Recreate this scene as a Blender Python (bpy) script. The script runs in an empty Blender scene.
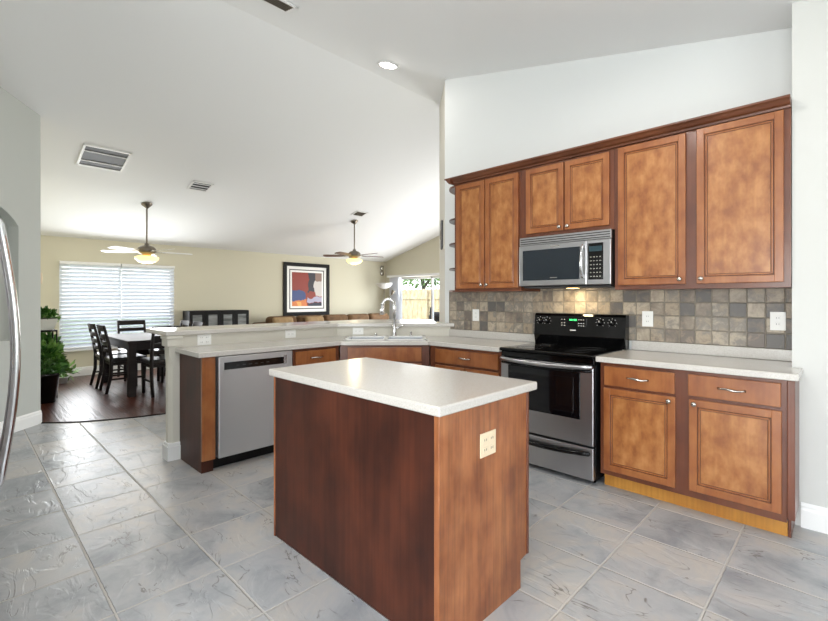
import bpy, bmesh, math, random
from mathutils import Vector, Matrix
random.seed(7)
PI = math.pi
C = bpy.context.scene.collection
S = bpy.context.scene

# ------------------------------------------------------------------ camera, world, light, exposure
cam_d = bpy.data.cameras.new('camera'); cam = bpy.data.objects.new('camera', cam_d); C.objects.link(cam)
cam.location = (0, 0, 1.31); cam.rotation_euler = (PI/2, 0, math.radians(44.4))
cam_d.sensor_width = 36; cam_d.lens = 446/828*36; cam_d.shift_y = -11.5/828
cam_d.clip_start = 0.02; cam_d.clip_end = 200
S.camera = cam
S.view_settings.view_transform = 'Standard'; S.view_settings.look = 'None'
S.view_settings.gamma = 1; S.view_settings.use_curve_mapping = False
S.view_settings.exposure = 0.3

w = bpy.data.worlds.new('sky'); S.world = w; w.use_nodes = True
nt = w.node_tree
sky = nt.nodes.new('ShaderNodeTexSky'); sky.sky_type = 'NISHITA'; sky.sun_elevation = math.radians(50)
sky.sun_rotation = math.radians(200); sky.sun_disc = False; sky.air_density = 1.0; sky.dust_density = 2.0
mixn = nt.nodes.new('ShaderNodeMixRGB'); mixn.inputs[0].default_value = 0.6
mixn.inputs[2].default_value = (3.2, 3.4, 3.6, 1)
nt.links.new(sky.outputs[0], mixn.inputs[1])
bg = nt.nodes['Background']; nt.links.new(mixn.outputs[0], bg.inputs[0]); bg.inputs[1].default_value = .8

def area(name, loc, to, sx, sy, power, col=(1, 1, 1)):
    l = bpy.data.lights.new(name, 'AREA'); l.shape = 'RECTANGLE'; l.size = sx; l.size_y = sy
    l.energy = power; l.color = col
    o = bpy.data.objects.new(name, l); C.objects.link(o); o.location = loc
    o.rotation_euler = (Vector(to)-Vector(loc)).to_track_quat('-Z', 'Y').to_euler()
    return o
DAY = (0.96, 0.98, 1.0)
area('daylight_back_slider', (0.2, -3.32, 1.25), (-0.8, 0, 3.4), 2.6, 2.1, 175, DAY)
area('daylight_side_window', (2.52, 0.3, 1.5), (-1, 0.0, 4.0), 2.6, 1.8, 52, DAY)
area('added_fill_great_room', (-5.0, 8.36, 1.2), (-6.0, 4, 1.8), 2.4, 2.0, 125, (1.0, 0.985, 0.95))  # added fill at an unseen opening, brightens the beige walls
area('daylight_patio_door', (-8.1, 8.36, 1.0), (-7.5, 3, 1.6), 1.1, 1.7, 40, DAY)
area('daylight_dining_window', (-9.28, 2.05, 1.2), (-5, 2.05, 1.2), 1.7, 1.4, 55, DAY)

# ------------------------------------------------------------------ materials
def lin(c):
    return tuple(((v/255)/12.92 if v/255 <= 0.04045 else ((v/255+0.055)/1.055)**2.4) for v in c) + (1,)
def mat(name, col, rough=0.5, metal=0.0, spec=0.5, noise=0.0, scale=8, bump=0.0, bscale=40, coat=0.0, stretch=None, col2=None, trans=0.0, emit=None, estr=0.0, lo=.35, hi=.65):
    m = bpy.data.materials.new(name); m.use_nodes = True; n = m.node_tree.nodes; L = m.node_tree.links
    b = n['Principled BSDF']; b.inputs['Base Color'].default_value = lin(col)
    b.inputs['Roughness'].default_value = rough; b.inputs['Metallic'].default_value = metal
    b.inputs['Specular IOR Level'].default_value = spec; b.inputs['Coat Weight'].default_value = coat
    b.inputs['Coat Roughness'].default_value = 0.12
    b.inputs['Transmission Weight'].default_value = trans
    if emit: b.inputs['Emission Color'].default_value = lin(emit); b.inputs['Emission Strength'].default_value = estr
    tc = n.new('ShaderNodeTexCoord'); mp = n.new('ShaderNodeMapping'); L.new(tc.outputs['Object'], mp.inputs[0])
    if stretch: mp.inputs['Scale'].default_value = stretch
    if col2 is not None or noise:
        t = n.new('ShaderNodeTexNoise'); t.inputs['Scale'].default_value = scale; t.inputs['Detail'].default_value = 5
        L.new(mp.outputs[0], t.inputs['Vector'])
        r = n.new('ShaderNodeValToRGB'); r.color_ramp.elements[0].position = lo; r.color_ramp.elements[1].position = hi
        c2 = col2 or tuple(max(0, min(255, v*(1-noise))) for v in col)
        r.color_ramp.elements[0].color = lin(c2); r.color_ramp.elements[1].color = lin(col)
        L.new(t.outputs[0], r.inputs[0]); L.new(r.outputs[0], b.inputs['Base Color'])
    if bump:
        t2 = n.new('ShaderNodeTexNoise'); t2.inputs['Scale'].default_value = bscale; t2.inputs['Detail'].default_value = 4
        L.new(mp.outputs[0], t2.inputs['Vector'])
        bp = n.new('ShaderNodeBump'); bp.inputs['Strength'].default_value = bump; bp.inputs['Distance'].default_value = 0.01
        L.new(t2.outputs[0], bp.inputs['Height']); L.new(bp.outputs[0], b.inputs['Normal'])
    return m

def wood(name, base, dark, light, rough=0.35, mottle=6.0, grain=1.0, coat=0.25, axis='Z'):
    """cherry veneer: soft cloudy figure with thin stretched grain"""
    m = bpy.data.materials.new(name); m.use_nodes = True; n = m.node_tree.nodes; L = m.node_tree.links
    b = n['Principled BSDF']; b.inputs['Roughness'].default_value = rough; b.inputs['Coat Weight'].default_value = coat
    b.inputs['Coat Roughness'].default_value = 0.15
    tc = n.new('ShaderNodeTexCoord')
    a = n.new('ShaderNodeTexNoise'); a.inputs['Scale'].default_value = mottle; a.inputs['Detail'].default_value = 3; a.inputs['Roughness'].default_value = .55
    mp0 = n.new('ShaderNodeMapping'); mp0.inputs['Scale'].default_value = (1, 1, .6) if axis == 'Z' else (.6, 1, 1)
    L.new(tc.outputs['Object'], mp0.inputs[0]); L.new(mp0.outputs[0], a.inputs['Vector'])
    r = n.new('ShaderNodeValToRGB'); e = r.color_ramp.elements
    e[0].position = .32; e[0].color = lin(dark); e[1].position = .70; e[1].color = lin(light)
    x = r.color_ramp.elements.new(.5); x.color = lin(base)
    L.new(a.outputs[0], r.inputs[0])
    mp = n.new('ShaderNodeMapping'); mp.inputs['Scale'].default_value = (60, 60, 2.2) if axis == 'Z' else (2.2, 60, 60)
    L.new(tc.outputs['Object'], mp.inputs[0])
    g = n.new('ShaderNodeTexNoise'); g.inputs['Scale'].default_value = 1.0; g.inputs['Detail'].default_value = 4
    L.new(mp.outputs[0], g.inputs['Vector'])
    gr = n.new('ShaderNodeValToRGB'); gr.color_ramp.elements[0].position = .35; gr.color_ramp.elements[1].position = .62
    v = 1-.28*grain; gr.color_ramp.elements[0].color = (v, v, v, 1); gr.color_ramp.elements[1].color = (1, 1, 1, 1)
    L.new(g.outputs[0], gr.inputs[0])
    mx = n.new('ShaderNodeMixRGB'); mx.blend_type = 'MULTIPLY'; mx.inputs[0].default_value = 1
    L.new(r.outputs[0], mx.inputs[1]); L.new(gr.outputs[0], mx.inputs[2]); L.new(mx.outputs[0], b.inputs['Base Color'])
    return m

def M_(n, op, a, b=None):
    q = n.new('ShaderNodeMath'); q.operation = op
    for i, v in enumerate((a, b)):
        if v is None: continue
        if isinstance(v, (int, float)): q.inputs[i].default_value = v
        else: q.id_data.links.new(v, q.inputs[i])
    return q.outputs[0]

def tile_mat(name, ua, va, pitch_u, pitch_v, ou, ov, gw, cols, grout, rough, bumpd, stone_scale, nstr, wob=0.0015, vein=None):
    m = bpy.data.materials.new(name); m.use_nodes = True; n = m.node_tree.nodes; L = m.node_tree.links
    b = n['Principled BSDF']
    tc = n.new('ShaderNodeTexCoord'); sp = n.new('ShaderNodeSeparateXYZ'); L.new(tc.outputs['Object'], sp.inputs[0])
    wn = n.new('ShaderNodeTexNoise'); wn.inputs['Scale'].default_value = 28; L.new(tc.outputs['Object'], wn.inputs['Vector'])
    wv = M_(n, 'MULTIPLY', M_(n, 'SUBTRACT', wn.outputs[0], .5), wob*6)
    cells = []; edges = []
    for ax, p, o in ((ua, pitch_u, ou), (va, pitch_v, ov)):
        c = M_(n, 'DIVIDE', M_(n, 'SUBTRACT', sp.outputs[ax], o), p)
        cells.append(M_(n, 'FLOOR', c))
        f = M_(n, 'FRACT', c); d = M_(n, 'MINIMUM', f, M_(n, 'SUBTRACT', 1.0, f))
        edges.append(M_(n, 'ADD', M_(n, 'MULTIPLY', d, p), wv))
    d = M_(n, 'MINIMUM', edges[0], edges[1])
    mr = n.new('ShaderNodeMapRange'); mr.inputs[1].default_value = gw*.5; mr.inputs[2].default_value = gw*.5+.003
    L.new(d, mr.inputs[0]); mask = mr.outputs[0]
    cv = n.new('ShaderNodeCombineXYZ'); L.new(cells[0], cv.inputs[0]); L.new(cells[1], cv.inputs[1])
    wh = n.new('ShaderNodeTexWhiteNoise'); wh.noise_dimensions = '3D'; L.new(cv.outputs[0], wh.inputs[0])
    # per-tile offset of the stone pattern
    off = n.new('ShaderNodeVectorMath'); off.operation = 'SCALE'; off.inputs[3].default_value = 9; L.new(wh.outputs['Color'], off.inputs[0])
    pos = n.new('ShaderNodeVectorMath'); pos.operation = 'ADD'; L.new(tc.outputs['Object'], pos.inputs[0]); L.new(off.outputs[0], pos.inputs[1])
    st = n.new('ShaderNodeTexNoise'); st.inputs['Scale'].default_value = stone_scale; st.inputs['Detail'].default_value = 8; st.inputs['Roughness'].default_value = .66
    st.inputs['Distortion'].default_value = .5
    L.new(pos.outputs[0], st.inputs['Vector'])
    mixv = M_(n, 'ADD', M_(n, 'MULTIPLY', wh.outputs['Value'], 1-nstr), M_(n, 'MULTIPLY', st.outputs[0], nstr))
    r = n.new('ShaderNodeValToRGB'); els = r.color_ramp.elements
    while len(els) < len(cols): els.new(.5)
    for i, c in enumerate(cols): els[i].position = .28+.44*i/(len(cols)-1); els[i].color = lin(c)
    L.new(mixv, r.inputs[0])
    col = r.outputs[0]
    hgt = M_(n, 'MULTIPLY', st.outputs[0], 1.0)
    if vein:
        # cleft ridges: thin dark and raised curved strokes like split slate
        mp = n.new('ShaderNodeMapping'); mp.inputs['Scale'].default_value = (1.0, 2.3, 1); mp.inputs['Rotation'].default_value = (0, 0, .7)
        L.new(pos.outputs[0], mp.inputs[0])
        v = n.new('ShaderNodeTexNoise'); v.inputs['Scale'].default_value = 3.2; v.inputs['Detail'].default_value = 4; v.inputs['Distortion'].default_value = .9
        L.new(mp.outputs[0], v.inputs['Vector'])
        band = M_(n, 'ABSOLUTE', M_(n, 'SUBTRACT', v.outputs[0], .5))
        mk = n.new('ShaderNodeMapRange'); mk.inputs[1].default_value = .001; mk.inputs[2].default_value = .012; L.new(band, mk.inputs[0])
        g2 = n.new('ShaderNodeTexNoise'); g2.inputs['Scale'].default_value = 9; L.new(pos.outputs[0], g2.inputs['Vector'])
        gate = n.new('ShaderNodeMapRange'); gate.inputs[1].default_value = .53; gate.inputs[2].default_value = .6; L.new(g2.outputs[0], gate.inputs[0])
        vm = M_(n, 'MULTIPLY', M_(n, 'SUBTRACT', 1.0, mk.outputs[0]), gate.outputs[0])
        mv = n.new('ShaderNodeMixRGB'); mv.inputs[2].default_value = lin(vein); L.new(M_(n, 'MULTIPLY', vm, .85), mv.inputs[0]); L.new(col, mv.inputs[1])
        col = mv.outputs[0]
        step = n.new('ShaderNodeMapRange'); step.inputs[1].default_value = .47; step.inputs[2].default_value = .53; L.new(v.outputs[0], step.inputs[0])
        hgt = M_(n, 'ADD', hgt, M_(n, 'MULTIPLY', step.outputs[0], .32))
    mg = n.new('ShaderNodeMixRGB'); L.new(mask, mg.inputs[0]); mg.inputs[1].default_value = lin(grout); L.new(col, mg.inputs[2])
    L.new(mg.outputs[0], b.inputs['Base Color'])
    ro = n.new('ShaderNodeMapRange'); ro.inputs[3].default_value = .75; ro.inputs[4].default_value = rough; L.new(mask, ro.inputs[0]); L.new(ro.outputs[0], b.inputs['Roughness'])
    hh = M_(n, 'MULTIPLY', mask, M_(n, 'ADD', 1.2, hgt))
    bp = n.new('ShaderNodeBump'); bp.inputs['Strength'].default_value = .8; bp.inputs['Distance'].default_value = bumpd
    L.new(hh, bp.inputs['Height']); L.new(bp.outputs[0], b.inputs['Normal'])
    return m

M = {}
M['door'] = wood('cherry_door_wood', (148, 88, 45), (132, 73, 35), (162, 102, 56), mottle=9, grain=.4)
M['panel'] = wood('cherry_panel_wood', (160, 102, 54), (136, 80, 39), (180, 124, 72), mottle=16, grain=.3)
M['frame'] = wood('cherry_frame_wood', (102, 54, 31), (88, 45, 26), (114, 63, 36), mottle=5, grain=.5)
M['side'] = wood('cherry_side_wood', (104, 54, 30), (90, 44, 25), (116, 62, 36), mottle=5, grain=.5)
M['glaze'] = mat('dark_glaze', (84, 42, 22), .4)
M['islandside'] = wood('island_end_veneer', (154, 92, 52), (128, 71, 38), (174, 110, 66), mottle=8, grain=1.1)
M['darkveneer'] = wood('dark_stained_veneer', (68, 33, 21), (48, 23, 16), (86, 43, 27), mottle=4, grain=.9, rough=.42, coat=0)
M['darkveneer'].node_tree.nodes['Principled BSDF'].inputs['Specular IOR Level'].default_value = .3
M['toe'] = wood('ochre_toe_board', (186, 128, 52), (170, 110, 42), (196, 140, 62), mottle=3, grain=.6, coat=0)
M['crown'] = wood('cherry_crown_wood', (102, 58, 36), (84, 46, 28), (116, 68, 42), mottle=5, grain=.4, axis='X')
M['counter'] = mat('cream_quartz', (204, 200, 194), .2, col2=(190, 185, 177), scale=260, bump=0, coat=.2, lo=.4, hi=.55)
M['kneepaint'] = mat('knee_wall_paint', (206, 202, 190), .6)
M['wallk'] = mat('kitchen_wall_paint', (218, 220, 219), .75, bump=.08, bscale=160)
M['wallp'] = mat('pier_wall_paint', (206, 206, 202), .75, bump=.08, bscale=160)
M['wallg'] = mat('shaded_diagonal_wall_paint', (190, 193, 188), .75, bump=.08, bscale=160)  # shade on the diagonal wall put into a darker grey paint
M['wallb'] = mat('beige_wall_paint', (210, 205, 184), .75, bump=.05, bscale=160)
M['ceil'] = mat('ceiling_paint', (236, 237, 236), .85, bump=.1, bscale=180)
M['trim'] = mat('white_trim', (236, 236, 234), .35)
M['white'] = mat('white_plastic', (240, 240, 236), .3)
M['almond'] = mat('almond_plastic', (226, 208, 178), .35)
M['slot'] = mat('dark_slot', (40, 38, 36), .5)
def steel_mat(name, col, rough, axis):
    m = mat(name, col, rough, 1.0, bump=.02, bscale=1.0, stretch=axis)
    return m
M['steel'] = mat('brushed_steel', (186, 186, 188), .3, 1.0, bump=.03, bscale=3, stretch=(1, 1, 90))
M['steel2'] = mat('brushed_steel_light', (200, 201, 203), .34, .85, bump=.02, bscale=3, stretch=(1, 1, 90))
M['chrome'] = mat('chrome', (225, 225, 226), .12, 1.0)
M['nickel'] = mat('satin_nickel', (190, 186, 178), .25, 1.0)
M['black'] = mat('gloss_black', (6, 6, 7), .09, spec=.35)
M['blackmatte'] = mat('matte_black', (9, 9, 10), .6, spec=.3)
M['glassdark'] = mat('dark_oven_glass', (9, 9, 12), .05, spec=.5)
M['mwglass'] = mat('microwave_glass', (22, 32, 40), .05, spec=.6)
M['greydark'] = mat('charcoal_grey', (60, 60, 62), .5)
M['burner'] = mat('burner_ring_print', (52, 52, 54), .2)
M['green'] = mat('green_display', (40, 200, 90), .4, emit=(70, 230, 120), estr=2.0)
M['bluegreen'] = mat('dim_display', (40, 60, 66), .2)
M['lamp'] = mat('lit_lamp_lens', (255, 250, 240), .4, emit=(255, 250, 240), estr=14)
M['fanglass'] = mat('lit_fan_glass', (250, 225, 160), .35, emit=(255, 226, 150), estr=1.1)
M['fanwhite'] = mat('fan_blade_white', (226, 224, 218), .4)
M['fanbrown'] = wood('fan_blade_walnut', (96, 54, 32), (74, 40, 24), (112, 66, 40), coat=.1)
M['bronze'] = mat('brushed_pewter', (128, 120, 108), .32, 1.0)
M['espresso'] = mat('espresso_wood', (32, 23, 22), .6, spec=.3, noise=.3, scale=5, stretch=(1, 1, 8))
M['leather'] = mat('black_seat_leather', (34, 31, 30), .28, bump=.1, bscale=60)
M['sofa'] = mat('brown_suede', (118, 88, 58), .85, noise=.2, scale=12, bump=.2, bscale=90)
M['sofatan'] = mat('tan_suede', (168, 140, 102), .85, noise=.12, scale=12, bump=.2, bscale=90)
M['glass'] = mat('clear_glass', (235, 245, 245), .0)
_m = M['glass'].node_tree; _a = _m.nodes.new('ShaderNodeBsdfTransparent'); _g = _m.nodes.new('ShaderNodeBsdfGlossy'); _g.inputs['Roughness'].default_value = .01
_x = _m.nodes.new('ShaderNodeMixShader'); _x.inputs[0].default_value = .05
_m.links.new(_a.outputs[0], _x.inputs[1]); _m.links.new(_g.outputs[0], _x.inputs[2]); _m.links.new(_x.outputs[0], _m.nodes['Material Output'].inputs[0])
M['frost'] = mat('grey_fluted_glass', (150, 154, 154), .25, col2=(96, 100, 100), scale=3, stretch=(1, 1, 6))
M['leaf'] = mat('green_leaf', (74, 122, 46), .45, col2=(36, 80, 26), scale=14)
M['leaf2'] = mat('pale_green_leaf', (120, 158, 74), .45, col2=(70, 116, 44), scale=14)
M['soil'] = mat('potting_soil', (52, 38, 28), .95, bump=.5, bscale=60)
M['potwhite'] = mat('white_glazed_pot', (216, 216, 212), .35)
M['potblack'] = mat('black_glazed_pot', (18, 17, 18), .2)
M['shelfdark'] = wood('dark_shelf_wood', (70, 34, 22), (54, 26, 18), (84, 42, 26))
M['fence'] = wood('weathered_fence', (206, 186, 150), (186, 164, 126), (220, 202, 170), coat=0, rough=.8)
M['grass'] = mat('lawn', (112, 134, 78), .9, noise=.3, scale=30)
M['concrete'] = mat('patio_concrete', (206, 202, 194), .85, noise=.1, scale=6)
M['floor'] = tile_mat('slate_look_floor_tile', 0, 1, .4365, .4365, -2.186, .457, .007,
    [(116, 120, 126), (146, 149, 153), (170, 171, 173), (184, 179, 173), (160, 163, 168)], (192, 188, 182), .32, .004, 2.6, .84, vein=(104, 98, 92))
M['splash'] = tile_mat('tumbled_backsplash_tile', 0, 2, .1, .1, -3.1, .985, .004,
    [(100, 96, 92), (126, 114, 102), (152, 140, 124), (182, 168, 148), (128, 122, 114), (168, 152, 130), (116, 106, 98)], (142, 134, 122), .4, .004, 11, .5)

# plank floor
def plank_mat():
    m = bpy.data.materials.new('hand_scraped_plank_floor'); m.use_nodes = True; n = m.node_tree.nodes; L = m.node_tree.links
    b = n['Principled BSDF']; tc = n.new('ShaderNodeTexCoord')
    br = n.new('ShaderNodeTexBrick'); br.inputs['Scale'].default_value = 1; br.inputs['Brick Width'].default_value = 1.1
    br.inputs['Row Height'].default_value = .125; br.inputs['Mortar Size'].default_value = .003; br.inputs['Mortar Smooth'].default_value = .2
    br.inputs['Color1'].default_value = lin((92, 48, 34)); br.inputs['Color2'].default_value = lin((66, 34, 26)); br.inputs['Mortar'].default_value = lin((28, 16, 12))
    L.new(tc.outputs['Object'], br.inputs['Vector'])
    mp = n.new('ShaderNodeMapping'); mp.inputs['Scale'].default_value = (2, 26, 1); L.new(tc.outputs['Object'], mp.inputs[0])
    t = n.new('ShaderNodeTexNoise'); t.inputs['Scale'].default_value = 1.6; t.inputs['Detail'].default_value = 5; L.new(mp.outputs[0], t.inputs['Vector'])
    r = n.new('ShaderNodeValToRGB'); r.color_ramp.elements[0].position = .3; r.color_ramp.elements[0].color = (.6, .6, .6, 1); r.color_ramp.elements[1].position = .7
    L.new(t.outputs[0], r.inputs[0])
    mx = n.new('ShaderNodeMixRGB'); mx.blend_type = 'MULTIPLY'; mx.inputs[0].default_value = 1; L.new(br.outputs[0], mx.inputs[1]); L.new(r.outputs[0], mx.inputs[2])
    L.new(mx.outputs[0], b.inputs['Base Color']); b.inputs['Roughness'].default_value = .3
    bp = n.new('ShaderNodeBump'); bp.inputs['Strength'].default_value = .6; bp.inputs['Distance'].default_value = .006
    L.new(M_(n, 'SUBTRACT', t.outputs[0], br.outputs['Fac']), bp.inputs['Height']); L.new(bp.outputs[0], b.inputs['Normal'])
    return m
M['plank'] = plank_mat()

# ------------------------------------------------------------------ mesh helpers
class MB:
    def __init__(s, origin=(0, 0, 0)):
        s.bm = bmesh.new(); s.o = Vector(origin); s.mats = []; s.smooth = False
    def mi(s, m):
        if m is None: m = '_'
        if m not in s.mats: s.mats.append(m)
        return s.mats.index(m)
    def _take(s, tmp, m, mtx=None, smooth=False):
        i = s.mi(m)
        if mtx is not None: bmesh.ops.transform(tmp, matrix=mtx, verts=tmp.verts)
        for f in tmp.faces: f.material_index = i; f.smooth = smooth
        me = bpy.data.meshes.new('t'); tmp.to_mesh(me); tmp.free(); s.bm.from_mesh(me); bpy.data.meshes.remove(me)
        return s
    def box(s, x0, x1, y0, y1, z0, z1, bev=0.0, m=None, mtx=None, seg=2):
        t = bmesh.new(); bmesh.ops.create_cube(t, size=1)
        for v in t.verts:
            v.co = Vector(((x0+x1)/2+v.co.x*(x1-x0), (y0+y1)/2+v.co.y*(y1-y0), (z0+z1)/2+v.co.z*(z1-z0)))
        bev = min(bev, abs(x1-x0)*.49, abs(y1-y0)*.49, abs(z1-z0)*.49)
        if bev > 0: bmesh.ops.bevel(t, geom=t.edges[:], offset=bev, segments=seg, profile=.5, affect='EDGES')
        return s._take(t, m, mtx)
    def prism(s, poly, z0, z1, axis='Z', bev=0.0, m=None, mtx=None):
        """poly in (x,y) for Z, (x,z) for Y, (y,z) for X"""
        t = bmesh.new()
        def P(a, b, c): return {'Z': (a, b, c), 'Y': (a, c, b), 'X': (c, a, b)}[axis]
        lo = [t.verts.new(P(a, b, z0)) for a, b in poly]; hi = [t.verts.new(P(a, b, z1)) for a, b in poly]
        k = len(poly)
        t.faces.new(lo); t.faces.new(hi)
        for i in range(k): t.faces.new((lo[i], lo[(i+1) % k], hi[(i+1) % k], hi[i]))
        bmesh.ops.recalc_face_normals(t, faces=t.faces)
        if bev > 0: bmesh.ops.bevel(t, geom=t.edges[:], offset=bev, segments=2, profile=.5, affect='EDGES')
        return s._take(t, m, mtx)
    def lathe(s, prof, cx=0, cy=0, cz=0, seg=28, m=None, mtx=None, smooth=True):
        t = bmesh.new(); rings = []
        for r, z in prof:
            if r < 1e-5: rings.append([t.verts.new((cx, cy, cz+z))])
            else: rings.append([t.verts.new((cx+r*math.cos(2*PI*i/seg), cy+r*math.sin(2*PI*i/seg), cz+z)) for i in range(seg)])
        for a, b in zip(rings, rings[1:]):
            for i in range(seg):
                j = (i+1) % seg
                if len(a) == 1 and len(b) == 1: continue
                if len(a) == 1: t.faces.new((a[0], b[i], b[j]))
                elif len(b) == 1: t.faces.new((a[i], a[j], b[0]))
                else: t.faces.new((a[i], a[j], b[j], b[i]))
        bmesh.ops.recalc_face_normals(t, faces=t.faces)
        return s._take(t, m, mtx, smooth)
    def cyl(s, p0, p1, r, r1=None, seg=20, m=None, mtx=None, smooth=True):
        p0 = Vector(p0); p1 = Vector(p1); d = p1-p0; r1 = r if r1 is None else r1
        q = d.to_track_quat('Z', 'Y').to_matrix().to_4x4(); T = Matrix.Translation(p0) @ q
        if mtx is not None: T = mtx @ T
        l = d.length; e = min(r, r1)*.12
        return s.lathe([(0, 0), (r-e, 0), (r, e), (r1, l-e), (r1-e, l), (0, l)], seg=seg, m=m, mtx=T, smooth=smooth)
    def tube(s, pts, r, seg=10, m=None, mtx=None, rs=None, flat=1.0):
        t = bmesh.new(); P = [Vector(p) for p in pts]; rings = []; up = None
        for i, p in enumerate(P):
            d = (P[min(i+1, len(P)-1)]-P[max(i-1, 0)]).normalized()
            if up is None: up = d.orthogonal().normalized()
            up = (up-d*up.dot(d)).normalized(); sd = d.cross(up)
            rr = rs[i] if rs else r
            rings.append([t.verts.new(p+(up*math.cos(2*PI*k/seg)+sd*math.sin(2*PI*k/seg)*flat)*rr) for k in range(seg)])
        for a, b in zip(rings, rings[1:]):
            for k in range(seg): t.faces.new((a[k], a[(k+1) % seg], b[(k+1) % seg], b[k]))
        t.faces.new(rings[0]); t.faces.new(rings[-1]); bmesh.ops.recalc_face_normals(t, faces=t.faces)
        return s._take(t, m, mtx, True)
    def sphere(s, c, r, sx=1, sy=1, sz=1, m=None, mtx=None, u=16, v=10):
        t = bmesh.new(); bmesh.ops.create_uvsphere(t, u_segments=u, v_segments=v, radius=r)
        for q in t.verts: q.co = Vector((c[0]+q.co.x*sx, c[1]+q.co.y*sy, c[2]+q.co.z*sz))
        return s._take(t, m, mtx, True)
    def face(s, pts, m=None):
        i = s.mi(m); f = s.bm.faces.new([s.bm.verts.new(p) for p in pts]); f.material_index = i; return s
    def build(s, name, m, parent=None, label=None):
        if s.o.length > 0: bmesh.ops.translate(s.bm, verts=s.bm.verts, vec=-s.o)
        me = bpy.data.meshes.new(name); s.bm.to_mesh(me); s.bm.free()
        for q in (s.mats or ['_']): me.materials.append(M[m] if q == '_' else M[q])
        o = bpy.data.objects.new(name, me); C.objects.link(o)
        if parent: o.parent = parent
        if label: o['label'] = label
        return o

def tag(o, label, cat, group=None):
    o['label'] = label; o['category'] = cat
    if group: o['group'] = group
    return o
def thing(name, label, cat, loc=(0, 0, 0), rz=0, group=None):
    o = bpy.data.objects.new(name, None); C.objects.link(o); o.empty_display_size = .1
    o.location = loc; o.rotation_euler = (0, 0, rz)
    return tag(o, label, cat, group)
def struct(o):
    o['kind'] = 'structure'; return o
def copy_tree(o, parent=None):
    c = o.copy(); C.objects.link(c); c.parent = parent
    for ch in list(o.children): copy_tree(ch, c)
    return c

# ------------------------------------------------------------------ room shell
XR, ZR = -3.84, 3.857; SL, SRR = .2715, .2286
def zc(x): return ZR-SL*(XR-x) if x < XR else ZR-SRR*(x-XR)
CT = .912   # counter height

def floor_poly(name, pts, m):
    b = MB(); b.prism(pts, -.08, 0); o = b.build(name, m); struct(o); return o
curve = [(-6.105, .605), (-5.98, .74), (-5.86, .90), (-5.74, 1.12), (-5.64, 1.38), (-5.58, 1.65), (-5.56, 2.0), (-5.56, 8.43)]
floor_poly('floor', [(-4.7, -.8), (-1.9, -.8), (-1.9, -3.4), (2.6, -3.4), (2.6, 8.43)]+curve[::-1], 'floor')
o = MB(); o.prism([(-6.105, .605)]+[(-9.4, .605), (-9.4, 8.43)]+curve[::-1][:-1], -.08, 0)
struct(o.build('floor', 'plank'))
# transition strip between tile and planks
b = MB(); b.tube([(x, y, .001) for x, y in curve], .011, seg=8)
struct(b.build('trim_1', 'espresso'))

# ceiling: two slopes meeting at the ridge
b = MB(); t = .12
b.prism([(-9.6, zc(-9.6)), (XR, ZR), (2.8, zc(2.8)), (2.8, zc(2.8)+t), (XR, ZR+t), (-9.6, zc(-9.6)+t)], -3.6, 8.6, axis='Y')
struct(b.build('ceiling', 'ceil'))

def wall(name, m, p0, p1, th, side, holes=(), base=True, n=24):
    """upright wall from p0 to p1 (front face on that line), thickness to `side` (unit normal pointing back); top follows the ceiling.
       holes: (s0,s1,z0,z1) along the wall"""
    p0 = Vector(p0); p1 = Vector(p1); d = (p1-p0); Ln = d.length; d.normalize()
    s_ = Vector(side).normalized()*th
    cuts = {0.0, Ln}
    for h in holes: cuts |= {h[0], h[1]}
    if d.x:
        r = (XR-p0.x)/d.x
        if 0 < r < Ln: cuts.add(r)
    cuts = sorted(cuts); b = MB()
    def seg(s0, s1, zl0, zl1, zt0, zt1):
        a = p0+d*s0; c = p0+d*s1; t_ = bmesh.new()
        v = [t_.verts.new((q.x+k.x, q.y+k.y, z)) for q, zl, zt in ((a, zl0, zt0), (c, zl1, zt1)) for k in (Vector((0, 0)), s_) for z in (zl, zt)]
        for f in ((0, 1, 5, 4), (2, 3, 7, 6), (0, 1, 3, 2), (4, 5, 7, 6), (0, 4, 6, 2), (1, 5, 7, 3)): t_.faces.new([v[i] for i in f])
        bmesh.ops.recalc_face_normals(t_, faces=t_.faces); b._take(t_, None)
    for s0, s1 in zip(cuts, cuts[1:]):
        zt0 = zc((p0+d*s0).x)+.02; zt1 = zc((p0+d*s1).x)+.02
        hs = sorted([h for h in holes if h[0] <= s0+1e-6 and h[1] >= s1-1e-6], key=lambda h: h[2])
        z = 0
        for h in hs:
            if h[2] > z+1e-4: seg(s0, s1, z, z, h[2], h[2])
            z = h[3]
        seg(s0, s1, z, z, zt0, zt1)
    o = b.build(name, m); struct(o); return o

def baseboard(name, p0, p1, out, hgt=.14, th=.016):
    p0 = Vector(p0); p1 = Vector(p1); d = p1-p0; L_ = d.length; ang = math.atan2(d.y, d.x)
    T = Matrix.Translation((p0.x, p0.y, 0)) @ Matrix.Rotation(ang, 4, 'Z')
    sgn = 1 if (Matrix.Rotation(-ang, 2) @ Vector(out)).y > 0 else -1
    b = MB(); b.prism([(0, 0), (sgn*th, 0), (sgn*th, hgt*.72), (sgn*th*.75, hgt*.8), (sgn*th*.75, hgt*.88), (sgn*th*.3, hgt), (0, hgt)], 0, L_, axis='X', mtx=T)
    return struct(b.build(name, 'trim'))

# kitchen wall behind the range, with backsplash
wall('wall_kitchen', 'wallk', (-3.17, 3.72), (-.245, 3.72), .12, (0, 1))
b = MB(); b.box(-3.105, -.2455, 3.712, 3.7195, CT+.07, 1.40); struct(b.build('trim_2', 'splash'))
# edge-on diagonal return at its left end
wall('wall_diagonal_return', 'kneepaint', (-3.17, 3.72), (-3.887, 4.45), .12, (.71, .70))
# thick wall at the right end
wall('wall_right_pier', 'wallp', (-.245, 3.40), (2.6, 3.40), .44, (0, 1))
baseboard('baseboard_right', (-.205, 3.40), (2.6, 3.40), (0, -1))
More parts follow.
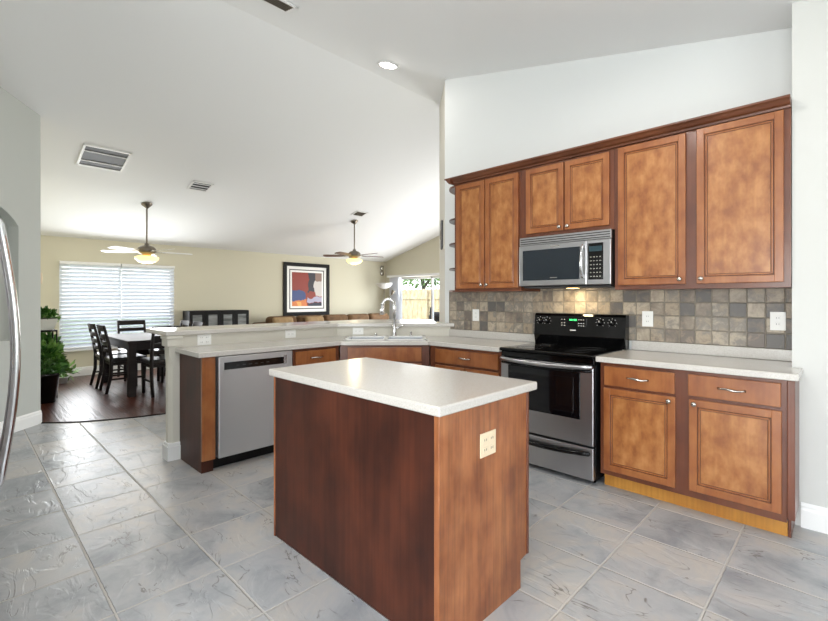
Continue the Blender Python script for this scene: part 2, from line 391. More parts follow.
# side and rear walls (behind the camera) with a window and a slider
wall('wall_east', 'wallk', (2.6, -3.4), (2.6, 3.4), .12, (1, 0), holes=[(2.4, 5.0, .6, 2.4)])
wall('wall_south', 'wallk', (-1.9, -3.4), (2.6, -3.4), .12, (0, -1), holes=[(.8, 3.4, .02, 2.3)])
wall('wall_nook', 'wallk', (-1.9, -3.4), (-1.9, -.8), .12, (-1, 0))
wall('wall_fridge', 'wallk', (-4.7, -.8), (-1.9, -.8), .12, (0, -1))
# diagonal wall on the left with the arched niche
NA = Vector((-4.7, -.8)); NB = Vector((-6.105, .605)); nd = (NB-NA).normalized(); nn = Vector((nd.y, -nd.x)); LN = (NB-NA).length
if nn.x < 0: nn = -nn
Tn = Matrix.Translation((NA.x, NA.y, 0)) @ Matrix(((nd.x, nn.x, 0, 0), (nd.y, nn.y, 0, 0), (0, 0, 1, 0), (0, 0, 0, 1)))
# local frame: x along wall, y out towards the room
def sx_of(x, y): return (Vector((x, y))-NA).dot(nd)
NS1 = LN-.265; NW = .78; NS0 = NS1-NW; NZ0 = .905; NZS = 2.03; NRISE = .20
def arch(n_=16):
    pts = []
    cx = (NS0+NS1)/2; R = (NW*NW/4+NRISE*NRISE)/(2*NRISE); cz = NZS+NRISE-R; a0 = math.asin(NW/2/R)
    for i in range(n_+1):
        a = a0-2*a0*i/n_; pts.append((cx+R*math.sin(a), cz+R*math.cos(a)))
    return pts
b = MB()
def zt_l(s): return zc((NA+nd*s).x)+.02
AR = arch()
dep = .10
for pts in ([(0, 0), (LN, 0), (LN, NZ0), (0, NZ0)], [(0, NZ0), (NS0, NZ0), (NS0, NZS), (0, NZS)], [(NS1, NZ0), (LN, NZ0), (LN, NZS), (NS1, NZS)]):
    b.prism(pts, -dep, 0, axis='Y', mtx=Tn)
# above the springing: strips between arch and ceiling
xs = [(0, NZS), (NS0, NZS)]+AR[::-1]+[(NS1, NZS), (LN, NZS)]
for (x0, z0), (x1, z1) in zip(xs, xs[1:]):
    if x1-x0 < 1e-5: continue
    b.prism([(x0, z0), (x1, z1), (x1, zt_l(x1)), (x0, zt_l(x0))], -dep, 0, axis='Y', mtx=Tn)
b.prism([(0, 0), (LN+.0, 0), (LN, zt_l(LN)), (0, zt_l(0))], -dep-.10, -dep-.001, axis='Y', mtx=Tn)
struct(b.build('wall_left', 'wallg'))
baseboard('baseboard_left', NA, NB, nn)
wall('wall_dining_left', 'wallb', (-6.125, .60), (-9.4, .60), .1, (0, -1))
# far wall with window opening, beige
wall('wall_far', 'wallb', (-9.4, .5), (-9.4, 8.43), .14, (-1, 0), holes=[(1.17-.5, 2.92-.5, .455, 1.925)])
baseboard('baseboard_far', (-9.4, .62), (-9.4, 8.43), (1, 0), .15)
# garden wall with patio door and an unseen glazed door added for its light
wall('wall_garden', 'wallb', (-9.4, 8.43), (2.6, 8.43), .14, (0, 1), holes=[(.55, 2.45, .02, 1.89), (3.2, 5.6, .02, 2.2)])
baseboard('baseboard_garden', (-9.4, 8.43), (-8.9, 8.43), (0, -1), .15)
wall('wall_east_great', 'wallb', (2.6, 3.84), (2.6, 8.43), .12, (1, 0))

# window with frame, sill, pane
def window(name, x, y0, y1, z0, z1, nx, sill=True):
    root = bpy.data.objects.new(name, None); C.objects.link(root); root.location = (x, y0, z0); root['kind'] = 'structure'
    O = root.location
    f = MB(O); w_ = .045
    for yy in ((y0, y0+w_), (y1-w_, y1), ((y0+y1)/2-w_/2, (y0+y1)/2+w_/2)): f.box(x-.03, x+.03, yy[0], yy[1], z0, z1, .004)
    for zz in ((z0, z0+w_), (z1-w_, z1)): f.box(x-.03, x+.03, y0, y1, zz[0], zz[1], .004)
    f.build('window_frame', 'trim', root)
    g = MB(O); g.box(x-.004, x+.004, y0+.03, y1-.03, z0+.03, z1-.03); g.build('window_pane', 'glass', root)
    if sill:
        q = MB(O); q.box(min(x, x+nx*.13), max(x, x+nx*.13), y0-.03, y1+.03, z0-.03, z0, .006); q.build('window_sill', 'trim', root)
    return root
window('window_1', -9.47, 1.17, 2.92, .455, 1.925, 1)
window('window_2', 2.66, -1.0, 1.6, .6, 2.4, -1, False)

def blind(y0, y1, label):
    r = thing('window_blind', label, 'blind', (-9.36, (y0+y1)/2, 1.93), group=None)
    O = r.location
    q = MB(O); q.box(-9.39, -9.33, y0, y1, 1.895, 1.945, .006); q.build('headrail', 'trim', r)
    q = MB(O); z = 1.875; n_ = 0
    while z > .50:
        T = Matrix.Translation((-9.36, 0, z)) @ Matrix.Rotation(math.radians(-48), 4, 'Y')
        q.box(-.036, .036, y0+.006, y1-.006, -.0015, .0015, m='slat', mtx=T); z -= .064
    q.build('slats', 'slat', r)
    q = MB(O); q.box(-9.385, -9.335, y0, y1, .475, .495, .005); q.build('bottom_rail', 'trim', r)
    for k in (.15, .5, .85):
        yy = y0+(y1-y0)*k; c = MB(O); c.tube([(-9.332, yy, 1.9), (-9.332, yy, .49)], .0015, seg=6); c.build('ladder_cord', 'trim', r)
M['slat'] = mat('blind_slat', (244, 246, 250), .5, trans=0)
# slats let some daylight through
_m = M['slat'].node_tree; _b = _m.nodes['Principled BSDF']; _t = _m.nodes.new('ShaderNodeBsdfTranslucent'); _t.inputs[0].default_value = (.95, .97, 1, 1)
_x = _m.nodes.new('ShaderNodeMixShader'); _x.inputs[0].default_value = .32
_m.links.new(_b.outputs[0], _x.inputs[1]); _m.links.new(_t.outputs[0], _x.inputs[2]); _m.links.new(_x.outputs[0], _m.nodes['Material Output'].inputs[0])
blind(1.165, 2.035, 'left white slatted blind on the dining room window, nearer the plants')
blind(2.045, 2.925, 'right white slatted blind on the dining room window, nearer the painting')

# glazed doors: frame, mullions, panes
def glazed_door(name, x0, x1, z1, y, mull, axis='Y', fixed=2.6):
    root = bpy.data.objects.new(name, None); C.objects.link(root); root['kind'] = 'structure'
    root.location = (x0, y, 0); O = root.location
    f = MB(O); a = .05
    for xx in [x0, x1-a]+[m_-a/2 for m_ in mull]: f.box(xx, xx+a, y-.03, y+.03, .02, z1, .004)
    f.box(x0, x1, y-.03, y+.03, .02, .07, .004); f.box(x0, x1, y-.03, y+.03, z1-.05, z1, .004)
    f.build('door_frame', 'trim', root)
    g = MB(O); g.box(x0+.03, x1-.03, y-.004, y+.004, .05, z1-.03); g.build('glass_pane', 'glass', root)
    return root
d1 = glazed_door('door_1', -8.85, -6.95, 1.89, 8.5, [-7.66])
h_ = MB(d1.location); h_.box(-7.70, -7.68, 8.44, 8.47, .85, 1.1, .004); h_.build('door_handle', 'greydark', d1)
glazed_door('added_door_2', -6.2, -3.8, 2.2, 8.5, [-5.0])  # hidden from view, added as the opening for the great room fill
glazed_door('door_3', -1.1, 1.5, 2.3, -3.46, [.2])

# vertical blind stacked at the left of the patio door
r = thing('vertical_blind', 'white vertical blind drawn open beside the glass patio door', 'blind', (-8.9, 8.36, 1.9))
q = MB(r.location); q.box(-9.2, -6.95, 8.31, 8.38, 1.90, 1.96, .008); q.build('headrail', 'trim', r)
q = MB(r.location)
for i in range(9):
    T = Matrix.Translation((-9.06+i*.045, 8.345, 0)) @ Matrix.Rotation(math.radians(62), 4, 'Z')
    q.box(-.043, .043, -.0015, .0015, .03, 1.90, mtx=T)
q.build('vanes', 'slat', r)
r2 = MB((-7.2, 8.345, 1)); 
for i in range(4):
    T = Matrix.Translation((-7.42+i*.05, 8.345, 0)) @ Matrix.Rotation(math.radians(62), 4, 'Z')
    r2.box(-.043, .043, -.0015, .0015, .42, 1.90, mtx=T)
r2.bm.free()

# outside
b = MB(); b.box(-40, 30, 8.6, 45, -.3, -.12); tag(b.build('lawn', 'grass'), 'mown green lawn beyond the patio', 'lawn')['kind'] = 'structure'
b = MB(); b.box(-11, 2, 8.58, 12.2, -.12, -.04, .01); tag(b.build('patio_slab', 'concrete'), 'pale concrete patio outside the glass door', 'patio')['kind'] = 'structure'
b = MB(); b.box(-40, -9.6, -12, 8.6, -.3, -.12); b.box(-9.6, 30, -30, -3.6, -.3, -.12); b.box(2.8, 30, -3.6, 8.6, -.3, -.12)
tag(b.build('lawn', 'grass'), 'ground around the house', 'lawn')['kind'] = 'structure'
r = thing('garden_fence', 'tan wooden board fence seen through the patio door', 'fence', (-13, 14.5, 0))
q = MB(r.location)
for i in range(74):
    x = -24+i*.245; hh = 1.75+random.uniform(-.01, .01)
    q.prism([(x, -.12), (x+.23, -.12), (x+.23, hh-.05), (x+.19, hh), (x+.04, hh), (x, hh-.05)], 14.5, 14.525, axis='Y')
q.build('boards', 'fence', r)
q = MB(r.location); q.box(-24, -6, 14.46, 14.5, 1.3, 1.4, .004); q.box(-24, -6, 14.46, 14.5, .3, .4, .004); q.build('rails', 'fence', r)
for i in range(8):
    q = MB(r.location); q.box(-23+i*2.4, -22.9+i*2.4, 14.38, 14.46, -.12, 1.7, .005); q.build('post', 'fence', r)

def leaves(b, c, R, n_, ls, m, squash=1.0, up=.3):
    for _ in range(n_):
        while True:
            p = Vector((random.uniform(-1, 1), random.uniform(-1, 1), random.uniform(-1, 1)))
            if .2 < p.length < 1: break
        p = Vector((p.x*R[0], p.y*R[1], p.z*R[2])); c_ = Vector(c)+p
        d = (p.normalized()+Vector((random.uniform(-.6, .6), random.uniform(-.6, .6), random.uniform(-.6, .6)+up))).normalized()
        s_ = d.cross(Vector((random.uniform(-1, 1), random.uniform(-1, 1), random.uniform(-1, 1)))).normalized()
        l = ls*random.uniform(.6, 1.2); w_ = l*.32; nrm = d.cross(s_)
        b.face([c_, c_+d*l*.45+s_*w_+nrm*l*.06, c_+d*l, c_+d*l*.45-s_*w_+nrm*l*.06], m)
def tree(x, y, hgt, R, label):
    r = thing('garden_tree', label, 'tree', (x, y, -.12))
    q = MB(r.location); q.tube([(x, y, -.12), (x+.05, y, hgt*.4), (x-.05, y+.05, hgt*.75)], .1, rs=[.14, .1, .05])
    for k in range(5):
        a = k*1.3; q.tube([(x, y, hgt*.45+k*.15), (x+math.cos(a)*R*.6, y+math.sin(a)*R*.6, hgt*.7+k*.12)], .03, rs=[.05, .02])
    q.build('trunk', 'espresso', r)
    q = MB(r.location); leaves(q, (x, y, hgt*.78), (R, R, hgt*.3), 1600, .22, 'leaf2'); q.build('foliage', 'leaf2', r)
tree(-16.0, 17.0, 4.0, 1.7, 'bright green leafy tree rising behind the garden fence')
tree(-11.5, 19.0, 4.4, 1.7, 'green tree farther right behind the garden fence')
r = thing('barbecue_grill', 'small black grill on the patio, seen through the right door pane', 'grill', (-8.78, 9.9, -.04))
q = MB(r.location); q.sphere((-8.78, 9.9, .78), .22, 1, 1, .7); q.build('kettle', 'blackmatte', r)
q = MB(r.location); q.tube([(-8.85, 9.68, .92), (-8.78, 9.66, .95), (-8.71, 9.68, .92)], .012); q.build('handle', 'greydark', r)
for a in (0.3, 2.4, 4.5):
    q = MB(r.location); q.cyl((-8.78+.1*math.cos(a), 9.9+.1*math.sin(a), .65), (-8.78+.25*math.cos(a), 9.9+.25*math.sin(a), -.04), .012); q.build('leg', 'greydark', r)

# ------------------------------------------------------------------ knee wall, post, bar top
b = MB()
kx0, kx1 = -3.95, -4.06
dg = 6.80   # diagonal line Y-X
K = [(kx0, 1.27), (kx0, dg+kx0), (3.722-dg, 3.719), (3.722-dg-.155, 3.719+.0), (kx1, dg+kx1+.045), (kx1, 1.27)]
b.prism(K, 0, 1.012); struct(b.build('wall_knee', 'kneepaint'))
r = bpy.data.objects.new('trim_3', None); C.objects.link(r); r['kind'] = 'structure'; r.location = (-3.99, 1.22, 0); O = r.location
q = MB(O)
def octo(x0, x1, y0, y1, c): return [(x0+c, y0), (x1-c, y0), (x1, y0+c), (x1, y1), (x0, y1), (x0, y0+c)]
q.prism(octo(-4.045, -3.935, 1.19, 1.27, .028), .139, .78)
q.box(-4.045, -3.935, 1.19, 1.27, .862, .93)
# lamb's-tongue transition
t_ = bmesh.new()
A = octo(-4.045, -3.935, 1.19, 1.27, .028); Bq = octo(-4.045, -3.935, 1.19, 1.27, .001)
va = [t_.verts.new((x, y, .78)) for x, y in A]; vb = [t_.verts.new((x, y, .862)) for x, y in Bq]
t_.faces.new(va); t_.faces.new(vb)
for i in range(6): t_.faces.new((va[i], va[(i+1) % 6], vb[(i+1) % 6], vb[i]))
bmesh.ops.recalc_face_normals(t_, faces=t_.faces); q._take(t_, None)
q.build('post_shaft', 'kneepaint', r)
q = MB(O); q.box(-4.062, -3.918, 1.172, 1.29, .925, .985, .004); q.box(-4.07, -3.91, 1.164, 1.29, .983, 1.012, .006); q.build('post_capital', 'kneepaint', r)
q = MB(O); q.box(-4.06, -3.92, 1.175, 1.275, 0, .115, .003); q.box(-4.052, -3.928, 1.183, 1.275, .113, .142, .008); q.build('post_base', 'trim', r)
b = MB()
bf, bb = -3.912, -4.46; fd = dg-.055; bd = dg+.60
b.prism([(bf, 1.16), (bf, fd+bf), (3.715-fd, 3.715), (3.715-fd-.24, 3.715), (-3.70, 4.12), (-3.86, 4.20), (bb, 3.55), (bb, 1.16)], 1.013, 1.05, bev=.006)
tag(b.build('bar_top', 'counter'), 'raised cream bar ledge running above the sink counter on the half wall', 'bar top')

# ------------------------------------------------------------------ counters
def lip(b, x0, x1, y0, y1): b.box(x0, x1, y0, y1, CT+.0005, CT+.073, .005)
# corner counter with sink cut-outs
cf = 3.095
front_d = None
Pc = [(-3.425, 1.235), (-3.425, 2.54), (-2.70, cf), (-2.058, cf), (-2.058, 3.718), (3.716-dg, 3.718), (kx0+.002, dg+kx0-.003), (kx0+.002, 1.235)]
# diagonal front from (350) to (430)
P1 = (-3.425, 2.515); P2 = (-2.845, cf); Pc[1] = P1; Pc[2] = P2
b = MB(); b.prism(Pc, CT-.038, CT, bev=.005); ctr = b.build('countertop', 'counter')
tag(ctr, 'cream countertop turning the corner under the sink, left of the range', 'countertop')
# sink frame on the diagonal
sc = Vector(((P1[0]+P2[0])/2, (P1[1]+P2[1])/2)); sn = Vector((-1, 1)).normalized(); sc2 = sc+sn*.315
Ts = Matrix.Translation((sc2.x, sc2.y, 0)) @ Matrix.Rotation(PI/4, 4, 'Z')   # local x along front, y away
SW, SD = .80, .44
cut = MB(); cut.box(-SW/2+.02, SW/2-.02, -SD/2+.02, SD/2-.02, CT-.1, CT+.1, mtx=Ts); co = cut.build('cut', 'counter')
md = ctr.modifiers.new('cut', 'BOOLEAN'); md.object = co; md.operation = 'DIFFERENCE'; md.solver = 'EXACT'
dgp = bpy.context.evaluated_depsgraph_get(); me = bpy.data.meshes.new_from_object(ctr.evaluated_get(dgp))
ctr.modifiers.clear(); ctr.data = me; bpy.data.objects.remove(co, do_unlink=True)
b = MB((-1, 3.7, CT)); 
b = MB(); b.box(-3.10, -2.058, 3.702, 3.7195, CT+.0005, CT+.073, .004); tag(b.build('backsplash_lip', 'counter'), 'low cream splash strip on the wall left of the range', 'splash strip')
b = MB(); b.box(-1.268, -.195, 3.095, 3.398, CT-.038, CT, .006); b.box(-1.268, -.2465, 3.39, 3.718, CT-.038, CT, .003)
tag(b.build('countertop', 'counter'), 'cream countertop to the right of the range', 'countertop')
b = MB(); b.box(-1.232, -.2465, 3.702, 3.7195, CT+.0005, CT+.073, .004); tag(b.build('backsplash_lip', 'counter'), 'low cream splash strip on the wall right of the range', 'splash strip')

# sink
r = thing('kitchen_sink', 'double bowl white drop-in sink set diagonally in the corner counter', 'sink', (sc2.x, sc2.y, CT), PI/4)
q = MB(); x0, x1, y0, y1 = -SW/2, SW/2, -SD/2, SD/2; rz = .009
for a in ((x0, x1, y0, y0+.035), (x0, x1, y1-.075, y1), (x0, x0+.03, y0, y1), (x1-.03, x1, y0, y1), (-.02, .02, y0, y1)): q.box(*a, 0.0005, rz, .004)
q.build('rim', 'white', r)
for s_ in (-1, 1):
    a0, a1 = (x0+.028, -.018) if s_ < 0 else (.018, x1-.028); c0, c1 = y0+.033, y1-.073
    q = MB(); D = -.19
    for a in ((a0, a0+.006, c0, c1), (a1-.006, a1, c0, c1), (a0, a1, c0, c0+.006), (a0, a1, c1-.006, c1)): q.box(*a, D, .004)
    q.box(a0, a1, c0, c1, D-.006, D); bo = q.build('bowl', 'steel2', r)
    q = MB(); q.lathe([(0, 0), (.04, 0), (.045, .003), (.03, .004), (0, .002)], (a0+a1)/2, (c0+c1)/2, D+.0005); q.build('drain', 'chrome', bo)
# faucet
fx, fy = .075, y1-.035
fw = Ts @ Vector((fx, fy, 0))
r = thing('kitchen_faucet', 'tall gooseneck chrome faucet standing behind the sink', 'faucet', (fw.x, fw.y, CT+.009), PI/4)
q = MB(); q.lathe([(0, 0), (.03, 0), (.03, .006), (.024, .012), (.021, .05), (.021, .11), (.016, .12), (0, .12)]); q.build('base', 'chrome', r)
q = MB(); pts = [(0, 0, .1), (0, 0, .30)]
for i in range(13):
    a = PI*i/12; pts.append((-.062+.062*math.cos(a), -.03*(i/12), .325+.062*math.sin(a)))
q.tube(pts, .015, seg=14); q.build('spout', 'chrome', r)
q = MB(); q.cyl((-.124, -.03, .325), (-.132, -.032, .225), .016, .021); q.build('spray_head', 'chrome', r)
q = MB(); q.cyl((.018, 0, .085), (.05, 0, .09), .012); q.tube([(.045, 0, .09), (.075, 0, .11), (.11, 0, .115)], .007); q.build('lever', 'chrome', r)
for dx, lab, nm, cat_ in ((.25, 'small chrome soap pump at the right rear of the sink', 'soap_dispenser', 'soap dispenser'), (-.12, 'small chrome air gap cap at the left rear of the sink', 'air_gap_cap', 'sink cap')):
    pw = Ts @ Vector((dx, fy, 0)); q = MB((pw.x, pw.y, CT+.009))
    hh = .045 if dx > 0 else .028
    q.lathe([(0, 0), (.018, 0), (.018, .008), (.012, .012), (.012, hh), (0, hh+.003)], pw.x, pw.y, CT+.009)
    if dx > 0: q.tube([(pw.x, pw.y, CT+.05), (pw.x+.02, pw.y-.03, CT+.055)], .005)
    o = q.build(nm, 'chrome'); o.location = (pw.x, pw.y, CT+.009); tag(o, lab, cat_)

# ------------------------------------------------------------------ cabinets
# doors are modelled in a local frame: x across, y into the cabinet (front face at y=-.02), z up
def door_mesh(b, x0, x1, z0, z1, T, fr=.044, th=.02, drawer=False):
    if drawer:
        b.box(x0, x1, -th, 0, z0, z1, .004, m='door', mtx=T)
        return
    e = .0035
    b.box(x0, x0+fr, -th, 0, z0, z1, e, m='door', mtx=T); b.box(x1-fr, x1, -th, 0, z0, z1, e, m='door', mtx=T)
    b.box(x0+fr-.002, x1-fr+.002, -th+.0003, 0, z0, z0+fr, e, m='door', mtx=T); b.box(x0+fr-.002, x1-fr+.002, -th+.0003, 0, z1-fr, z1, e, m='door', mtx=T)
    g = fr+.004
    # glazed groove and inner bead
    b.box(x0+fr-.001, x1-fr+.001, -th+.009, -.002, z0+fr-.001, z1-fr+.001, 0, m='glaze', mtx=T)
    bw = .010
    for a in ((x0+g, x0+g+bw, z0+g, z1-g), (x1-g-bw, x1-g, z0+g, z1-g), (x0+g, x1-g, z0+g, z0+g+bw), (x0+g, x1-g, z1-g-bw, z1-g)):
        b.box(a[0], a[1], -th+.003, -.004, a[2], a[3], .003, m='door', mtx=T)
    g2 = g+bw+.003
    b.box(x0+g2, x1-g2, -th+.006, -.001, z0+g2, z1-g2, .0015, m='panel', mtx=T)
def add_door(root, O, T, x0, x1, z0, z1, knob=None, drawer=False, name=None, pull=True):
    b = MB(O); door_mesh(b, x0, x1, z0, z1, T, drawer=drawer); d = b.build(name or ('drawer_front' if drawer else 'door'), 'door', root)
    if drawer and pull:
        cx = (x0+x1)/2; cz = (z0+z1)/2; k = MB(O); w_ = .055
        pts = [(cx-w_-.008, -.021, cz)]+[(cx-w_+2*w_*i/10, -.034-.012*math.sin(PI*i/10), cz+.003*math.sin(2*PI*i/10)) for i in range(11)]+[(cx+w_+.008, -.021, cz)]
        k.tube(pts, .005, mtx=T, rs=[.008]+[.0045+.0025*math.sin(PI*i/10) for i in range(11)]+[.008]); k.build('pull', 'nickel', d)
    if knob:
        k = MB(O); Q = T @ Matrix.Translation((knob[0], -.02, knob[1])) @ Matrix.Rotation(PI/2, 4, 'X')
        k.lathe([(0, -.001), (.009, 0), (.006, .006), (.006, .012), (.014, .017), (.015, .021), (.011, .027), (0, .029)], mtx=Q, seg=20); k.build('knob', 'nickel', d)
    return d

FY = 3.13   # base face frame plane
def base_cabinet(label, x0, x1, items, loc=None, T=None, toe='toe', depth=.585, group=None, side_l=True):
    """items: list of (kind,x0,x1,z0,z1,knob)"""
    T = T or Matrix.Translation((0, FY, 0)); p = T @ Vector(((x0+x1)/2, 0, 0))
    r = thing('base_cabinet', label, 'cabinet', (p.x, p.y, 0), group=group); O = r.location
    b = MB(O); b.box(x0, x1, .018, depth, .10, CT-.04, mtx=T); b.build('carcass', 'side', r)
    b = MB(O); b.box(x0, x1, 0, .018, .10, CT-.04, .001, mtx=T); b.build('face_frame', 'frame', r)
    b = MB(O); b.box(x0+.002, x1-.002, .065, .08, .001, .10, mtx=T); b.build('toe_board', toe, r)
    for kind, a, c, z0, z1, kn in items: add_door(r, O, T, a, c, z0, z1, kn, drawer=(kind in ('drawer', 'false')), pull=kind == 'drawer')
    return r
base_cabinet('cherry base cabinet with two doors and two drawers right of the range', -1.245, -.246,
    [('drawer', -1.214, -.782, .718, .850, None), ('door', -1.218, -.779, .135, .700, (-.812, .672)),
     ('drawer', -.710, -.270, .722, .853, None), ('door', -.705, -.267, .145, .702, (-.695+.02, .676))])
b = MB(); b.box(-.2455, -.212, 3.125, 3.398, .12, CT-.04, .003); b.box(-.2455, -.232, 3.19, 3.398, .0, .12, .001); tag(b.build('filler_panel', 'side'), 'narrow cherry filler panel closing the right end of the base cabinets', 'panel')
base_cabinet('cherry base cabinet with a drawer between the corner sink and the range', -2.847, -2.06,
    [('drawer', -2.771, -2.080, .722, .850, None), ('door', -2.771, -2.43, .135, .70, (-2.46, .67)), ('door', -2.42, -2.080, .135, .70, (-2.39, .67))])
# diagonal sink base
Td = Matrix.Translation(((P1[0]+P2[0])/2, (P1[1]+P2[1])/2, 0)) @ Matrix.Rotation(PI/4, 4, 'Z') @ Matrix.Translation((0, .03, 0))
LD = (Vector(P2)-Vector(P1)).length
def sink_base():
    T = Td; x0, x1 = -.424, .424; p = T @ Vector((0, 0, 0))
    r = thing('sink_cabinet', 'cherry sink cabinet set diagonally in the corner, with a false drawer front', 'cabinet', (p.x, p.y, 0)); O = r.location
    b = MB(O); b.box(x0, x1, .018, .07, .10, CT-.04, mtx=T); b.box(x0, x1, .07, .75, .10, .68, mtx=T); b.build('carcass', 'side', r)
    b = MB(O); b.box(x0, x1, 0, .018, .10, CT-.04, .001, mtx=T); b.build('face_frame', 'frame', r)
    b = MB(O); b.box(x0, x1, .065, .08, .001, .10, mtx=T); b.build('toe_board', 'toe', r)
    add_door(r, O, T, x0+.075, x1-.075, .72, .852, drawer=True, pull=False)
    add_door(r, O, T, x0+.075, -.005, .135, .70, (-.035, .67)); add_door(r, O, T, .005, x1-.075, .135, .70, (.035, .67))
sink_base()
# peninsula: frame local x along +Y, local y towards -X
Tp = Matrix.Translation((-3.46, 0, 0)) @ Matrix.Rotation(PI/2, 4, 'Z')
base_cabinet('cherry peninsula cabinet with one drawer between the dishwasher and the sink', 2.03, 2.517,
    [('drawer', 2.05, 2.47, .722, .850, None), ('door', 2.05, 2.47, .135, .70, (2.08, .67))], T=Tp, depth=.48, toe='blackmatte')
r = thing('end_panel', 'dark glossy cherry end panel closing the peninsula beside the white post', 'panel', (-3.7, 1.28, 0)); O = r.location
b = MB(O); b.box(-3.945, -3.475, 1.272, 1.292, .0, CT-.04, .001); b.build('panel', 'darkveneer', r)
b = MB(O); b.box(-3.475, -3.45, 1.268, 1.365, .095, CT-.04, .001); b.build('front_stile', 'door', r)
b = MB(O); b.box(-3.50, -3.476, 1.29, 1.36, .0, .095); b.build('return', 'darkveneer', r)

# dishwasher
r = thing('dishwasher', 'stainless steel dishwasher with black control strip in the peninsula', 'dishwasher', (-3.7, 1.69, 0)); O = r.location
b = MB(O); b.box(-3.94, -3.475, 1.375, 2.02, .10, CT-.045); b.build('tub', 'greydark', r)
b = MB(O); b.box(-3.475, -3.432, 1.383, 2.012, .095, .868, .006); d = b.build('door', 'steel2', r)
b = MB(O); b.box(-3.433, -3.4295, 1.425, 1.925, .765, .822, .001); b.build('control_strip', 'black', d)
b = MB(O); b.box(-3.436, -3.428, 1.925, 1.955, .760, .838, .003); b.build('latch_trim', 'chrome', d)
b = MB(O)
for i in range(6): b.box(-3.4296, -3.4288, 1.52+i*.05, 1.545+i*.05, .79, .794)
b.build('control_marks', 'greydark', d)
b = MB(O); b.box(-3.54, -3.525, 1.375, 2.02, .0, .095); b.build('kick_plate', 'blackmatte', r)

# ------------------------------------------------------------------ island
r = thing('kitchen_island', 'kitchen island with cream top, dark long side and lighter cherry end', 'island', (-1.68, 1.55, 0)); O = r.location
ix0, ix1, iy0, iy1 = -2.285, -1.07, 1.225, 1.845
b = MB(O); b.box(ix0+.01, ix1-.012, iy0+.012, iy1-.06, .0, .88); b.box(ix0+.01, ix1-.012, iy1-.061, iy1-.02, .13, .88); b.build('body', 'side', r)
b = MB(O); b.box(ix0+.012, ix1-.024, iy0, iy0+.012, .0, .883, .0008); b.build('back_panel', 'darkveneer', r, 'dark long panel')
b = MB(O); b.prism([(iy0+.004, 0), (iy1-.062, 0), (iy1-.062, .125), (iy1, .135), (iy1, .883), (iy0+.004, .883)], ix1-.012, ix1, axis='X'); b.build('end_panel', 'islandside', r, 'lighter cherry end panel')
for xx in (ix1-.024, ix0):
    b = MB(O); b.box(xx, xx+.026 if xx != ix0 else xx+.012, iy0-.004, iy0+.008, .0, .883, .003); b.build('corner_strip', 'islandside', r)
b = MB(O); b.box(ix1-.002, ix1+.006, iy1-.014, iy1+.003, .135, .883, .003); b.build('corner_strip', 'frame', r)
for a, c in ((-2.25, -1.885), (-1.87, -1.48), (-1.465, -1.10)):
    Ti = Matrix.Translation((0, iy1-.02, 0)) @ Matrix.Rotation(PI, 4, 'Z')
    add_door(r, O, Ti, -c, -a, .16, .70, (-c+.03, .66)); add_door(r, O, Ti, -c, -a, .72, .86, drawer=True)
b = MB(O); b.box(ix0+.02, ix1-.012, iy0+.0, iy0-.003+.006, 0, .006); b.build('shoe_bead', 'trim', r)
b = MB(O); b.box(-2.312, -1.052, 1.205, 1.905, .884, .922, .007, seg=3); b.build('worktop', 'counter', r)
# outlet plates
def outlet(label, loc, rz, w_=.072, h=.115, m='white', duplex=1, sideways=False, group=None, z_tilt=0):
    o = thing('wall_outlet', label, 'outlet', loc, rz, group)
    b = MB(); W, H = (h, w_) if sideways else (w_, h); b.box(-W/2, W/2, -.005, 0, -H/2, H/2, .002); p = b.build('cover_plate', m, o)
    for k in range(duplex):
        cx = (k-(duplex-1)/2)*.046
        for s_ in (-1, 1):
            a, c = (s_*.02, cx) if sideways else (cx, s_*.02)
            b = MB(); b.box(a-.014, a+.014, -.0065, -.004, c-.0125, c+.0125, .001)
            so = b.build('socket', m, o)
            b = MB(); b.box(a-.007, a-.005, -.0072, -.006, c-.004, c+.005); b.box(a+.005, a+.007, -.0072, -.006, c-.004, c+.005)
            b.build('slots', 'slot', so)
    return o
outlet('almond outlet plate mounted on the cherry end of the island', (ix1+.0005, 1.525, .715), PI/2, .108, .098, 'almond', 2)
outlet('white double outlet on the half wall nearest the white post', (kx0+.0005, 1.47, .962), PI/2, .115, .09, sideways=False, duplex=2)
outlet('white outlet on the half wall above the dishwasher side of the counter', (kx0+.0005, 2.29, .965), PI/2, .075, .115, sideways=True)
q = Vector((-3.79, dg-3.79)); outlet('white outlet on the angled half wall just left of the faucet', (q.x+.0008, q.y-.0008, .965), PI/4, .075, .115, sideways=True)
outlet('white outlet on the stone backsplash left of the range', (-2.745, 3.7115, 1.145), 0, .08, .12)
outlet('white outlet on the stone backsplash just right of the range', (-1.117, 3.7115, 1.157), 0, .078, .118)
outlet('white outlet on the stone backsplash nearest the right wall', (-.337, 3.7115, 1.167), 0, .08, .12)

